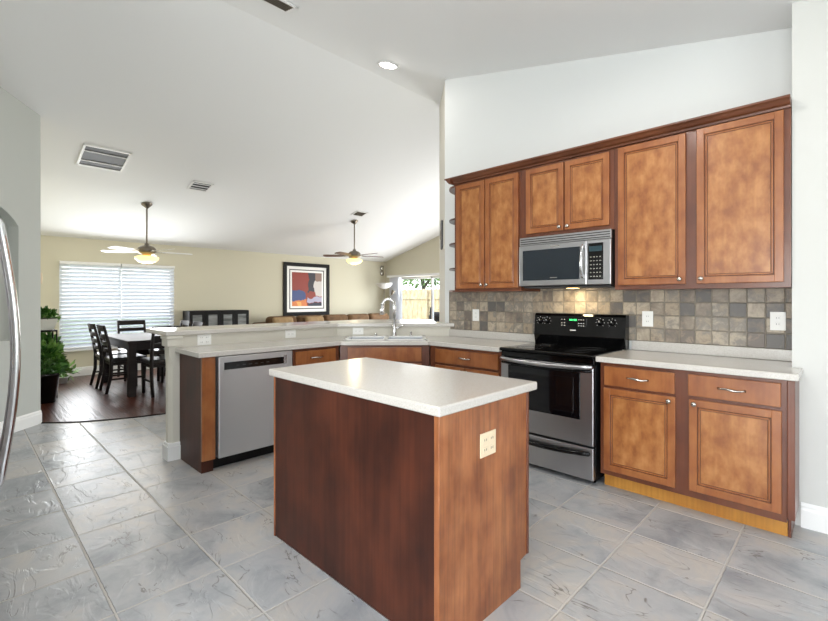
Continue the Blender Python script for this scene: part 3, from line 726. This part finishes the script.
# ------------------------------------------------------------------ wall cabinets
UY = 3.38
def wall_cabinet(label, x0, x1, z0, z1, doors, bottom_rail=True):
    T = Matrix.Translation((0, UY, 0)); r = thing('wall_cabinet', label, 'cabinet', ((x0+x1)/2, UY, z0)); O = r.location
    b = MB(O); b.box(x0, x1, .018, .331, z0, z1, mtx=T); b.build('carcass', 'side', r)
    b = MB(O); b.box(x0, x1, 0, .018, z0, z1, .001, mtx=T); b.build('face_frame', 'frame', r)
    for a, c, za, zb, k in doors: add_door(r, O, T, a, c, za, zb, k)
    return r
UT = 2.42
wall_cabinet('tall two-door cherry wall cabinet at the left end beside the open shelves', -2.755, -2.022, 1.378, UT,
    [(-2.722, -2.395, 1.408, 2.40, (-2.42, 1.44)), (-2.384, -2.042, 1.408, 2.40, (-2.358, 1.44))])
wall_cabinet('short two-door cherry wall cabinet above the microwave', -2.02, -1.242, 1.826, UT,
    [(-1.967, -1.632, 1.858, 2.40, (-1.66, 1.885)), (-1.620, -1.276, 1.858, 2.40, (-1.592, 1.885))])
wall_cabinet('largest two-door cherry wall cabinet at the right end against the wall', -1.240, -.247, 1.378, UT,
    [(-1.213, -.780, 1.41, 2.408, (-.812, 1.442)), (-.718, -.279, 1.41, 2.415, (-.690, 1.442))])
# crown
b = MB(); prof = [(3.71, 2.4205), (3.362, 2.4205), (3.358, 2.432), (3.34, 2.44), (3.325, 2.458), (3.312, 2.466), (3.312, 2.478), (3.71, 2.478)]
b.prism(prof, -2.755, -.247, axis='X')
b.prism([(-2.7551, 2.4205), (-2.775, 2.4205), (-2.795, 2.44), (-2.81, 2.458), (-2.83, 2.466), (-2.83, 2.478), (-2.7551, 2.478)], 3.312, 3.71, axis='Y')
tag(b.build('crown_moulding', 'crown'), 'dark cherry crown moulding along the top of the wall cabinets', 'moulding')
# open quarter-round end shelves
r = thing('corner_shelf_unit', 'narrow open rounded shelves at the left end of the wall cabinets', 'shelf unit', (-2.85, 3.71, 1.378)); O = r.location
def qr(rx, ry, z0, z1, nm, m):
    b = MB(O); pts = [(-2.756, 3.71), (-2.756, 3.71-ry)]+[(-2.756-rx*math.sin(a*PI/20), 3.71-ry*math.cos(a*PI/20)) for a in range(1, 10)]+[(-2.756-rx, 3.71)]
    b.prism(pts, z0, z1, bev=.003); b.build(nm, m, r)
qr(.22, .32, 1.378, 1.396, 'bottom_board', 'frame')
for z in (1.60, 1.845, 2.085): qr(.22, .32, z, z+.016, 'shelf', 'shelfdark')
qr(.22, .32, 2.40, 2.42, 'top_board', 'frame')
b = MB(O); b.box(-3.0, -2.757, 3.7105, 3.7185, 1.378, 2.42); b.build('back_board', 'wallk', r)

# ------------------------------------------------------------------ microwave
r = thing('microwave_oven', 'stainless over-the-range microwave with black keypad', 'microwave', (-1.625, 3.5, 1.40)); O = r.location
b = MB(O); b.box(-2.003, -1.247, 3.345, 3.7, 1.412, 1.822, .003); b.build('body', 'blackmatte', r)
b = MB(O); b.box(-2.003, -1.247, 3.325, 3.345, 1.755, 1.822, .003)
g = b.build('vent_grille', 'steel', r)
b = MB(O)
for k in range(3): b.box(-1.995, -1.255, 3.3235, 3.33, 1.765+k*.018, 1.772+k*.018, .001)
b.build('vent_slots', 'slot', g)
b = MB(O); b.box(-2.003, -1.425, 3.315, 3.345, 1.418, 1.752, .005); d = b.build('door', 'steel', r)
b = MB(O); b.box(-1.968, -1.475, 3.3125, 3.318, 1.462, 1.712, .002); b.build('door_glass', 'mwglass', d)
b = MB(O); pts = [(-1.449, 3.315, 1.475)]+[(-1.449, 3.30-.028*math.sin(PI*i/10), 1.475+.24*i/10) for i in range(11)]+[(-1.449, 3.315, 1.715)]
b.tube(pts, .011, seg=12); b.build('door_handle', 'chrome', d)
b = MB(O); b.box(-1.72, -1.66, 3.3115, 3.314, 1.478, 1.484); b.box(-1.72, -1.64, 3.3135, 3.316, 1.728, 1.735); b.build('badge', 'nickel', d)
b = MB(O); b.box(-1.423, -1.247, 3.317, 3.345, 1.418, 1.752, .004); kp = b.build('control_panel', 'steel', r)
b = MB(O); b.box(-1.413, -1.30, 3.3145, 3.319, 1.455, 1.728, .002); b.build('keypad', 'black', kp)
b = MB(O); b.box(-1.405, -1.308, 3.3132, 3.316, 1.665, 1.705, .001); b.build('display', 'bluegreen', kp)
b = MB(O)
for i in range(4):
    for j in range(6): b.box(-1.398+i*.023, -1.386+i*.023, 3.3133, 3.3155, 1.475+j*.029, 1.483+j*.029, .001)
b.build('buttons', 'nickel', kp)
b = MB(O); b.box(-1.985, -1.265, 3.36, 3.68, 1.400, 1.412, .004); u = b.build('underside', 'greydark', r)
M['warm'] = mat('warm_lit_lens', (255, 220, 160), .4, emit=(255, 205, 130), estr=6)
b = MB(O); b.box(-1.68, -1.60, 3.52, 3.58, 1.397, 1.4005); b.build('cooktop_light', 'warm', u)
l = area('cooktop_lamp', (-1.64, 3.55, 1.392), (-1.64, 3.6, .9), .08, .06, 1.6, (1, .78, .45))

# ------------------------------------------------------------------ range
r = thing('electric_range', 'stainless and black electric range with glass top and oven door', 'range', (-1.655, 3.4, 0)); O = r.location
sx0, sx1 = -2.045, -1.275
b = MB(O); b.box(sx0+.003, sx1-.003, 3.135, 3.69, .03, .895); b.build('body', 'blackmatte', r)
for xx in (sx0+.04, sx1-.04):
    for yy in (3.18, 3.64): b = MB(O); b.cyl((xx, yy, 0), (xx, yy, .032), .018); b.build('foot', 'blackmatte', r)
b = MB(O); b.box(sx0, sx1, 3.075, 3.64, .893, .918, .010, seg=3); ck = b.build('cooktop', 'black', r)
for x, y, rr in ((-1.86, 3.24, .10), (-1.46, 3.24, .085), (-1.86, 3.50, .075), (-1.46, 3.50, .10)):
    b = MB(O); b.lathe([(rr, 0), (rr, .0006), (rr+.004, .0006), (rr+.004, 0)], x, y, .9181, seg=40); b.lathe([(rr*.6, 0), (rr*.6, .0005), (rr*.6+.003, .0005), (rr*.6+.003, 0)], x, y, .9181, seg=36); b.build('burner_ring', 'burner', ck)
b = MB(O); b.box(sx0+.004, sx1-.004, 3.105, 3.137, .842, .892, .006); b.build('front_rail', 'black', r)
# oven door
b = MB(O); b.box(sx0+.006, sx1-.006, 3.095, 3.14, .275, .838, .007); d = b.build('oven_door', 'steel', r)
b = MB(O); b.box(sx0+.075, sx1-.10, 3.0915, 3.1, .45, .785, .004); gl = b.build('oven_glass', 'glassdark', d)
b = MB(O); b.box(sx0+.125, sx1-.15, 3.0905, 3.094, .49, .745, .002); b.build('window_pane', 'glassdark', gl)
def bow(z, y, w_, sag, m, nm, par, rr, dz=0.0):
    b = MB(O); xc = (sx0+sx1)/2; pts = [(xc-w_, y+.02, z)]+[(xc-w_+2*w_*i/16, y-sag*math.sin(PI*i/16)**.6, z-dz*math.sin(PI*i/16)) for i in range(17)]+[(xc+w_, y+.02, z)]
    b.tube(pts, rr, seg=12, m=m); return b.build(nm, m, par)
bow(.832, 3.085, .365, .035, 'steel', 'oven_handle', d, .017, .012)
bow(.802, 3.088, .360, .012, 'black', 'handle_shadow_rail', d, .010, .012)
b = MB(O); b.box(sx0+.006, sx1-.006, 3.095, 3.14, .035, .262, .007); d = b.build('storage_drawer', 'steel', r)
bow(.222, 3.09, .345, .022, 'black', 'drawer_handle', d, .016, .018)
# backguard
b = MB(O); b.prism([(3.62, .915), (3.60, 1.0), (3.615, 1.165), (3.63, 1.185), (3.69, 1.185), (3.69, .915)], sx0+.02, sx1+.03, axis='X', bev=.004); bgd = b.build('backguard', 'black', r)
for x in (-1.965, -1.90, -1.44, -1.345):
    b = MB(O); Q = Matrix.Translation((x, 3.612, 1.12)) @ Matrix.Rotation(PI/2, 4, 'X'); b.lathe([(0, 0), (.024, 0), (.023, .008), (.017, .02), (.015, .024), (0, .025)], mtx=Q); k = b.build('knob', 'black', bgd)
    b = MB(O)
    for i in range(8):
        a = 2*PI*i/8; b.box(x+.033*math.cos(a)-.002, x+.033*math.cos(a)+.002, 3.6085, 3.612, 1.12+.033*math.sin(a)-.002, 1.12+.033*math.sin(a)+.002)
    b.box(x-.0015, x+.0015, 3.586, 3.589, 1.122, 1.136); b.build('knob_marks', 'white', k)
b = MB(O); b.box(-1.78, -1.55, 3.6075, 3.612, 1.07, 1.15, .001); cp = b.build('control_display', 'black', bgd)
b = MB(O)
for i, x in enumerate((-1.695, -1.68, -1.66, -1.645)): b.box(x, x+.010, 3.606, 3.608, 1.128, 1.142)
b.build('clock_digits', 'green', cp)
b = MB(O)
for x in (-1.77, -1.745, -1.62, -1.60, -1.58):
    for z in (1.085, 1.105, 1.135): b.box(x, x+.010, 3.606, 3.608, z, z+.004)
b.box(-1.69, -1.64, 3.604, 3.606, 1.045, 1.053); b.build('printed_marks', 'white', cp)

# ------------------------------------------------------------------ refrigerator at the left frame edge
r = thing('refrigerator', 'stainless refrigerator at the left edge with long curved door handles', 'refrigerator', (-2.3, -.35, 0)); O = r.location
b = MB(O); b.box(-2.77, -1.86, -.72, .03, .02, 1.76, .01); b.build('body', 'greydark', r)
for a, c, hx in ((-2.77, -2.318, -2.36), (-2.312, -1.86, -2.262)):
    b = MB(O); b.box(a, c, .03, .088, .06, 1.755, .012, seg=3); d = b.build('door', 'steel2', r)
    b = MB(O)
    pts = [(hx, .082, 1.60), (hx, .108, 1.598)]+[(hx, .108+.046*math.sin(PI*i/18), 1.59-.96*i/18) for i in range(19)]+[(hx, .108, .622), (hx, .082, .62)]
    b.tube(pts, .014, seg=14, rs=[.012, .012]+[.013]*19+[.012, .012]); b.build('handle', 'chrome' if hx > -2.3 else 'steel', d)

# ------------------------------------------------------------------ ceiling fixtures
def on_slope(x): return math.atan(SL) if x < XR else -math.atan(SRR)
def slopeT(x, y): # local z = away from ceiling down
    a = on_slope(x); return Matrix.Translation((x, y, zc(x))) @ Matrix.Rotation(-a, 4, 'Y')
def vent(label, x, y, wx, wy, nsl, m2='greydark'):
    r = thing('ceiling_vent', label, 'vent', (x, y, zc(x))); O = r.location; T = slopeT(x, y)
    b = MB(O); f_ = .028
    for a in ((-wx/2, wx/2, -wy/2, -wy/2+f_), (-wx/2, wx/2, wy/2-f_, wy/2), (-wx/2, -wx/2+f_, -wy/2, wy/2), (wx/2-f_, wx/2, -wy/2, wy/2)): b.box(*a, -.014, -.0005, .003, mtx=T)
    b.build('frame', 'trim', r)
    b = MB(O); b.box(-wx/2+.01, wx/2-.01, -wy/2+.01, wy/2-.01, -.004, -.001, mtx=T); b.build('backing', m2, r)
    b = MB(O)
    for k in range(nsl):
        c = -wx/2+f_+(wx-2*f_)*(k+.5)/nsl
        b.box(c-.006, c+.006, -wy/2+.02, wy/2-.02, -.013, -.004, .001, mtx=T @ Matrix.Translation((0, 0, 0)))
    b.build('slats', 'trim' if nsl < 4 else 'bronze', r)
vent('large white return air grille on the ceiling above the dining side', -6.71, 1.28, .52, .50, 2)
vent('small square white ceiling vent right of the large grille', -6.98, 2.54, .28, .30, 3)
vent('small ceiling vent beside the farther ceiling fan', -6.97, 5.57, .22, .28, 5)
vent('long white ceiling vent cut by the top of the picture', -3.36, 1.72, .20, .50, 5)

r = thing('recessed_light', 'lit round recessed downlight in the kitchen ceiling', 'ceiling light', (-3.484, 3.167, zc(-3.484))); O = r.location; T = slopeT(-3.484, 3.167)
b = MB(O); b.lathe([(.09, -.001), (.115, -.001), (.115, -.006), (.09, -.010), (.087, -.001)], mtx=T, seg=36); b.build('trim_ring', 'trim', r)
b = MB(O); b.lathe([(0, -.004), (.09, -.004), (.09, -.001), (0, -.001)], mtx=T, seg=36); b.build('lens', 'lamp', r)
def can(name, x, y, power, sz=.16, col=(1, .96, .9)):
    l = bpy.data.lights.new(name, 'AREA'); l.shape = 'DISK'; l.size = sz; l.energy = power; l.color = col
    o = bpy.data.objects.new(name, l); C.objects.link(o); o.location = (x, y, zc(x)-.03)
can('downlight_and_fill_lamp', -3.484, 3.167, 5)
can('downlight_and_fill_lamp', -1.3, .6, 10); can('downlight_and_fill_lamp', -3.2, .3, 10); can('downlight_and_fill_lamp', -1.0, 2.4, 10)  # unseen extra downlights added for kitchen brightness, no fixtures modelled

def fan(label, x, y, zmotor, m_blade, nb, rot, ztop, R, lamp):
    r = thing('ceiling_fan', label, 'ceiling fan', (x, y, zmotor)); H = ztop-zmotor
    q = MB(); a = on_slope(x); T = Matrix.Translation((0, 0, H)) @ Matrix.Rotation(-a, 4, 'Y')
    q.lathe([(0, -.002), (.075, -.002), (.075, -.015), (.06, -.03), (.03, -.06), (.016, -.075), (0, -.075)], mtx=T); q.build('canopy', 'bronze', r)
    q = MB(); q.cyl((0, 0, .08), (0, 0, H-.04), .0125); q.build('downrod', 'bronze', r)
    q = MB(); q.lathe([(0, .11), (.03, .11), (.035, .08), (.09, .065), (.125, .03), (.13, -.01), (.11, -.045), (.07, -.055), (.05, -.08), (0, -.08)]); mo = q.build('motor', 'bronze', r)
    for k in range(nb):
        A = rot+2*PI*k/nb; T = Matrix.Rotation(A, 4, 'Z') @ Matrix.Translation((0, 0, -.015)) @ Matrix.Rotation(math.radians(11), 4, 'X')
        q = MB(); pts = [(.20, -.055), (.30, -.066), (R-.05, -.072), (R-.015, -.055), (R, 0), (R-.015, .055), (R-.05, .072), (.30, .066), (.20, .055)]
        q.prism(pts, -.004, .004, mtx=T); bl = q.build('blade', m_blade, r)
        q = MB(); q.prism([(.10, -.018), (.16, -.02), (.25, -.04), (.25, .04), (.16, .02), (.10, .018)], -.010, -.0045, mtx=T); q.build('blade_iron', 'bronze', bl)
    q = MB(); q.lathe([(.06, -.08), (.12, -.085), (.165, -.105), (.16, -.135), (.12, -.175), (.06, -.198), (0, -.203)], seg=32); g = q.build('light_bowl', 'fanglass', r)
    q = MB(); q.lathe([(0, -.2), (.012, -.203), (.008, -.22), (0, -.225)]); q.build('finial', 'bronze', g)
    l = bpy.data.lights.new('fan_lamp', 'POINT'); l.energy = lamp; l.color = (1, .84, .58); l.shadow_soft_size = .12
    o = bpy.data.objects.new('fan_lamp', l); C.objects.link(o); o.location = (x, y, zmotor-.33)
    return r
fan('ceiling fan with pale blades and lit bowl over the dining area', -7.79, 2.04, 2.06, 'fanwhite', 5, .25, zc(-7.79), .66, 6)
fan('ceiling fan with dark brown blades and lit bowl over the sofa', -7.30, 5.70, 2.22, 'fanbrown', 5, .05, zc(-7.30), .66, 7)

# ------------------------------------------------------------------ dining set
r = thing('dining_table', 'dark espresso dining table with thick square legs', 'table', (-7.5, 2.06, 0)); O = r.location
tx0, tx1, ty0, ty1 = -8.45, -6.84, 1.57, 2.48
b = MB(O); b.box(tx0, tx1, ty0, ty1, .715, .75, .006); b.build('tabletop', 'espresso', r)
b = MB(O); b.box(tx0+.03, tx1-.03, ty0+.03, ty0+.05, .62, .715); b.box(tx0+.03, tx1-.03, ty1-.05, ty1-.03, .62, .715); b.box(tx0+.03, tx0+.05, ty0+.03, ty1-.03, .62, .715); b.box(tx1-.05, tx1-.03, ty0+.03, ty1-.03, .62, .715); b.build('apron', 'espresso', r)
for x in (tx0+.01, tx1-.10):
    for y in (ty0+.01, ty1-.10):
        b = MB(O); b.box(x, x+.09, y, y+.09, 0, .715, .004); b.build('leg', 'espresso', r)

def make_chair():
    r = thing('dining_chair', 'x', 'chair', (0, 0, 0))
    # local: faces +x, back at -x
    q = MB(); q.box(-.21, .23, -.22, .22, .43, .49, .018, seg=3); q.build('seat', 'leather', r)
    q = MB(); q.box(-.20, .21, -.205, .205, .385, .43, .003); q.build('seat_rail', 'espresso', r)
    for s_ in (-1, 1):
        q = MB(); q.tube([(.185, s_*.185, .39), (.19, s_*.19, 0)], .02, seg=4, rs=[.03, .022]); q.build('leg', 'espresso', r)
        q = MB(); q.tube([(-.26, s_*.195, 0), (-.205, s_*.195, .25), (-.20, s_*.195, .48), (-.235, s_*.195, .70), (-.29, s_*.195, .94)], .02, seg=4, rs=[.022, .026, .028, .024, .02]); q.build('rear_leg', 'espresso', r)
    for z, h in ((.905, .08), (.79, .055), (.69, .055), (.59, .05)):
        q = MB(); xo = -.20-.09*max(0, (z-.48)/.46)**1.3; n_ = 8
        pts = []
        for i in range(n_+1):
            y = -.19+.38*i/n_; pts.append((xo-.02*math.sin(PI*i/n_), y))
        for (xa, ya), (xb, yb) in zip(pts, pts[1:]):
            q.prism([(xa-.009, ya), (xb-.009, yb), (xb+.009, yb), (xa+.009, ya)], z-h/2, z+h/2)
        q.build('back_slat', 'espresso', r)
    for s_ in (-1, 1): q = MB(); q.box(-.20, .19, s_*.1885-.0085, s_*.1885+.0085, .18, .205, .003); q.build('stretcher', 'espresso', r)
    return r
chair0 = make_chair()
spots = [(-7.50, 1.68, PI/2, 'dark slatted dining chair at the left side of the table, nearest its thick front leg'),
         (-8.08, 1.67, PI/2, 'dark slatted dining chair at the left side of the table, farther toward the window'),
         (-8.56, 2.08, 0, 'dark slatted dining chair at the far table end, before the blinds'),
         (-6.88, 2.0, PI, 'dark dining chair at the near end of the table, its back toward the kitchen'),
         (-7.50, 2.42, -PI/2, 'nearer dark dining chair at the right table side, its top above the bar'),
         (-8.08, 2.42, -PI/2, 'farther dark dining chair at the right table side, its top above the bar')]
for i, (x, y, a, lab) in enumerate(spots):
    o = chair0 if i == 0 else copy_tree(chair0)
    o.location = (x, y, 0); o.rotation_euler.z = a; o['label'] = lab; o['group'] = 'dining chairs around the dark table'

# ------------------------------------------------------------------ plants
def pot(b, x, y, z, r0, r1, h, m): b.lathe([(0, 0), (r0, 0), (r1, h*.92), (r1+.012, h*.92), (r1+.012, h), (r1-.012, h), (r1-.015, h*.88), (0, h*.88)], x, y, z, m=m)
r = thing('potted_plant', 'bushy green plant in a large black pot behind the left wall', 'plant', (-7.3, .775, 0)); O = r.location
b = MB(O); pot(b, -7.3, .775, 0, .10, .14, .37, None); b.build('pot', 'potblack', r)
b = MB(O); leaves(b, (-7.3, .80, .50), (.17, .14, .17), 300, .09, 'leaf'); leaves(b, (-7.3, .80, .62), (.15, .13, .12), 120, .09, 'leaf2'); b.build('foliage', 'leaf', r)
b = MB(O)
for k in range(6): b.tube([(-7.3, .775, .32), (-7.3+.1*math.cos(k), .79+.1*math.sin(k), .58)], .006, seg=6)
b.build('stems', 'leaf', r)
r = thing('plant_stand', 'dark metal plant stand rising behind the black pot', 'plant stand', (-7.70, .80, 0)); O = r.location
b = MB(O); b.box(-7.88, -7.50, .66, .92, .88, .90, .004); b.build('shelf', 'blackmatte', r)
for x in (-7.87, -7.51):
    for y in (.67, .91): b = MB(O); b.cyl((x, y, 0), (x, y, .885), .009); b.build('leg', 'blackmatte', r)
r = thing('planter_box', 'white planter trough of green leaves on top of the plant stand', 'planter', (-7.69, .79, .90)); O = r.location
b = MB(O)
lo = [(-7.86, .69), (-7.52, .69), (-7.52, .88), (-7.86, .88)]; hi = [(-7.90, .655), (-7.48, .655), (-7.48, .925), (-7.90, .925)]
t_ = bmesh.new(); va = [t_.verts.new((x, y, .901)) for x, y in lo]; vb = [t_.verts.new((x, y, 1.05)) for x, y in hi]
t_.faces.new(va); t_.faces.new(vb)
for i in range(4): t_.faces.new((va[i], va[(i+1) % 4], vb[(i+1) % 4], vb[i]))
bmesh.ops.recalc_face_normals(t_, faces=t_.faces); bmesh.ops.bevel(t_, geom=t_.edges[:], offset=.008, segments=2, affect='EDGES'); b._take(t_, None)
b.build('trough', 'potwhite', r)
b = MB(O); b.box(-7.88, -7.50, .675, .905, 1.046, 1.056); b.build('soil', 'soil', r)
b = MB(O); leaves(b, (-7.69, .80, 1.09), (.18, .11, .06), 170, .08, 'leaf'); leaves(b, (-7.6, .88, 1.07), (.12, .06, .05), 40, .07, 'leaf2'); b.build('foliage', 'leaf', r)
r = thing('potted_plant', 'tiny plant in a small white pot on the wood floor under the window', 'plant', (-8.75, 1.14, 0)); O = r.location
b = MB(O); pot(b, -8.75, 1.14, 0, .05, .065, .10, None); b.build('pot', 'potwhite', r)
b = MB(O); leaves(b, (-8.75, 1.14, .18), (.13, .13, .09), 60, .13, 'leaf2'); b.build('foliage', 'leaf2', r)
r = thing('potted_plant', 'trailing green plant on the floor beside the black pot and plant stand', 'plant', (-8.2, .80, 0)); O = r.location
b = MB(O); pot(b, -8.2, .80, 0, .08, .11, .3, None); b.build('pot', 'potblack', r)
b = MB(O); leaves(b, (-8.2, .83, .60), (.16, .15, .25), 260, .12, 'leaf'); b.build('foliage', 'leaf', r)
b = MB(O)
for k in range(5): b.tube([(-8.2, .80, .27), (-8.2+.1*math.cos(k*1.3), .81+.1*math.sin(k*1.3), .7)], .005, seg=6)
b.build('stems', 'leaf', r)

# ------------------------------------------------------------------ great room furniture
r = thing('display_cabinet', 'black cabinet with grey glass doors against the beige wall', 'cabinet', (-9.2, 3.72, 0)); O = r.location
cy0, cy1 = 3.08, 4.26
b = MB(O); b.box(-9.38, -9.03, cy0, cy1, .06, 1.08, .004); b.build('carcass', 'blackmatte', r)
b = MB(O); b.box(-9.36, -9.05, cy0+.02, cy1-.02, 0, .06); b.build('plinth', 'blackmatte', r)
w4 = (cy1-cy0)/4
for k in range(4):
    a = cy0+k*w4; b = MB(O); f_ = .06
    for s_ in ((a+.002, a+f_), (a+w4-f_, a+w4-.002)): b.box(-9.03, -9.01, s_[0], s_[1], .08, 1.07, .002)
    b.box(-9.03, -9.01, a+f_, a+w4-f_, 1.0, 1.07, .002); b.box(-9.03, -9.01, a+f_, a+w4-f_, .08, .15, .002); d = b.build('door', 'blackmatte', r)
    b = MB(O); b.box(-9.025, -9.015, a+f_-.002, a+w4-f_+.002, .15, 1.0); b.build('glass', 'frost', d)

r = thing('sectional_sofa', 'long brown sectional sofa along the wall below the painting', 'sofa', (-8.8, 6.3, 0)); O = r.location
b = MB(O); b.box(-9.33, -8.45, 4.45, 8.22, .06, .42, .03); b.build('base', 'sofa', r)
b = MB(O); b.box(-9.33, -9.10, 4.45, 8.22, .40, .80, .06, seg=4); b.build('back_frame', 'sofa', r)
b = MB(O); b.box(-9.33, -8.45, 4.42, 4.62, .06, .64, .05, seg=4); b.build('arm', 'sofa', r)
b = MB(O); b.box(-8.45, -8.1, 7.5, 8.22, .06, .42, .03); b.build('chaise', 'sofa', r)
ys = [4.66, 5.38, 6.10, 6.82, 7.50, 8.20]
for k in range(5):
    b = MB(O); b.box(-9.12, -8.48, ys[k]+.01, ys[k+1]-.01, .42, .56, .05, seg=4); b.build('seat_cushion', 'sofa', r)
    b = MB(O); b.box(-9.16, -8.92, ys[k]+.01, ys[k+1]-.01, .54, .93, .09, seg=4); b.build('back_cushion', 'sofa', r)
for x in (-9.28, -8.5):
    for y in (4.5, 8.15): b = MB(O); b.box(x-.02, x+.02, y-.02, y+.02, 0, .06); b.build('foot', 'espresso', r)
for y, mm, lab in ((4.95, 'sofatan', 'tan cushion lying along the left end of the sofa back'), (5.75, 'sofatan', 'tan cushion leaning on the sofa back below the painting')):
    b = MB((-8.86, y, .56)); T = Matrix.Translation((-8.82, y, .75)) @ Matrix.Rotation(math.radians(-18), 4, 'Y')
    b.box(-.06, .06, -.24, .24, -.17, .17, .055, mtx=T, seg=4); o = b.build('throw_cushion', mm); o.location = (-8.86, y, .56); tag(o, lab, 'cushion')

# painting
r = thing('framed_painting', 'abstract red, blue and orange painting in a black frame', 'painting', (-9.39, 5.895, 1.53)); O = r.location
py0, py1, pz0, pz1 = 5.26, 6.53, .915, 2.17
def ring(nm, e0, e1, x0, x1, m, par):
    b = MB(O)
    b.box(x0, x1, py0+e0, py0+e1, pz0+e0, pz1-e0, .002); b.box(x0, x1, py1-e1, py1-e0, pz0+e0, pz1-e0, .002)
    b.box(x0, x1, py0+e1, py1-e1, pz0+e0, pz0+e1, .002); b.box(x0, x1, py0+e1, py1-e1, pz1-e1, pz1-e0, .002); return b.build(nm, m, par)
ring('frame', 0, .085, -9.397, -9.365, 'blackmatte', r)
b = MB(O); b.box(-9.395, -9.385, py0+.08, py1-.08, pz0+.08, pz1-.08); b.build('mat_board', 'white', r)
ring('inner_line', .155, .178, -9.386, -9.381, 'greydark', r)
def painting_mat():
    m = bpy.data.materials.new('abstract_canvas'); m.use_nodes = True; n = m.node_tree.nodes; L = m.node_tree.links; b = n['Principled BSDF']; b.inputs['Roughness'].default_value = .5
    tc = n.new('ShaderNodeTexCoord'); no = n.new('ShaderNodeTexNoise'); no.inputs['Scale'].default_value = 6; L.new(tc.outputs['Object'], no.inputs['Vector'])
    sp = n.new('ShaderNodeSeparateXYZ'); L.new(tc.outputs['Object'], sp.inputs[0])
    w_ = M_(n, 'MULTIPLY', M_(n, 'SUBTRACT', no.outputs[0], .5), .18)
    u = M_(n, 'ADD', sp.outputs[1], w_); v = M_(n, 'ADD', sp.outputs[2], w_)
    cur = None
    def lay(col, u0, u1, v0, v1):
        nonlocal cur
        mk = M_(n, 'MULTIPLY', M_(n, 'MULTIPLY', M_(n, 'GREATER_THAN', u, u0), M_(n, 'LESS_THAN', u, u1)), M_(n, 'MULTIPLY', M_(n, 'GREATER_THAN', v, v0), M_(n, 'LESS_THAN', v, v1)))
        mx = n.new('ShaderNodeMixRGB'); L.new(mk, mx.inputs[0]); mx.inputs[2].default_value = lin(col)
        if cur is None: mx.inputs[1].default_value = lin((142, 44, 26))
        else: L.new(cur, mx.inputs[1])
        cur = mx.outputs[0]
    lay((38, 36, 48), .02, .22, -.05, .5); lay((140, 112, 100), .22, .5, .08, .5); lay((206, 200, 196), .2, .5, -.16, .22)
    lay((56, 74, 130), -.5, -.06, -.24, -.02); lay((222, 128, 62), -.5, -.02, -.5, -.24); lay((240, 176, 90), -.3, -.16, -.5, -.28)
    lay((176, 172, 196), 0, .5, -.30, -.18); lay((34, 34, 56), .02, .5, -.5, -.31)
    L.new(cur, b.inputs['Base Color']); return m
M['canvas'] = painting_mat()
b = MB(O); b.box(-9.386, -9.380, py0+.225, py1-.225, pz0+.225, pz1-.225); b.build('canvas', 'canvas', r)

# floor lamp
r = thing('floor_lamp', 'torchiere floor lamp with white bowl shade in the far corner', 'lamp', (-8.95, 8.0, 0)); O = r.location
lx, ly = -8.95, 8.0
b = MB(O); b.lathe([(0, 0), (.15, 0), (.15, .015), (.04, .035), (.015, .05), (0, .05)], lx, ly, 0); b.build('base', 'bronze', r)
b = MB(O); b.cyl((lx, ly, .04), (lx, ly, 1.60), .012); b.build('pole', 'bronze', r)
b = MB(O); b.tube([(lx, ly, 1.2), (lx+.08, ly+.08, 1.35), (lx+.16, ly+.14, 1.45)], .007); b.cyl((lx+.15, ly+.13, 1.42), (lx+.19, ly+.16, 1.54), .025, .045); b.build('reading_arm', 'bronze', r)
b = MB(O); b.lathe([(0, 1.575), (.05, 1.58), (.15, 1.63), (.215, 1.71), (.22, 1.74), (.21, 1.74), (.14, 1.66), (.04, 1.60), (0, 1.595)], lx, ly, 0, seg=36); b.build('bowl_shade', 'potwhite', r)
# hanging ornament in corner
for z, lab in ((2.17, 'upper round ornament of the pair on the wall above the floor lamp'), (2.03, 'lower round ornament of the pair on the wall above the floor lamp')):
    r = thing('wall_ornament', lab, 'ornament', (-9.39, 8.30, z), group='round wall ornaments')
    b = MB(); Q = Matrix.Rotation(PI/2, 4, 'Y'); b.lathe([(0, 0), (.05, 0), (.058, .01), (.05, .02), (0, .024)], mtx=Q); b.build('disc', 'chrome', r)
    b = MB(); b.lathe([(.05, .0), (.066, .0), (.066, .014), (.05, .018)], mtx=Q); b.build('rim', 'bronze', r)
# edge-on wall decor on the diagonal return
dv = Vector((-3.887+3.17, 4.45-3.72)).normalized(); nv = Vector((-dv.y, dv.x)); nv = nv if nv.x < 0 else -nv
pc_ = Vector((-3.17, 3.72))+dv*.42
r = thing('wall_plaque', 'dark narrow plaque hung on the wall end left of the wall cabinets, seen edge-on', 'plaque', (pc_.x, pc_.y, 2.07), math.atan2(dv.y, dv.x)); 
sg = 1 if (Matrix.Rotation(-math.atan2(dv.y, dv.x), 2) @ nv).y > 0 else -1
b = MB(); b.prism([(-.12, -.15), (-.06, -.17), (.06, -.17), (.12, -.15), (.12, .15), (.06, .17), (-.06, .17), (-.12, .15)], min(0, sg*.018), max(0, sg*.018), axis='Y', bev=.004); b.build('board', 'greydark', r)
b = MB(); b.sphere((0, sg*.018, 0), .06, 1, .25, 1.2); b.build('relief', 'bronze', r)
# light switch on the side of the left wall corner
r = thing('light_switch', 'switch plate just round the corner of the left wall, seen edge-on', 'switch', (-6.16, .6005, 1.53), PI)
b = MB(); b.box(-.04, .04, -.022, 0, -.058, .058, .004); b.build('cover_plate', 'almond', r)
b = MB(); b.box(-.012, .012, -.028, -.02, -.02, .02, .003); b.build('rocker', 'almond', r)
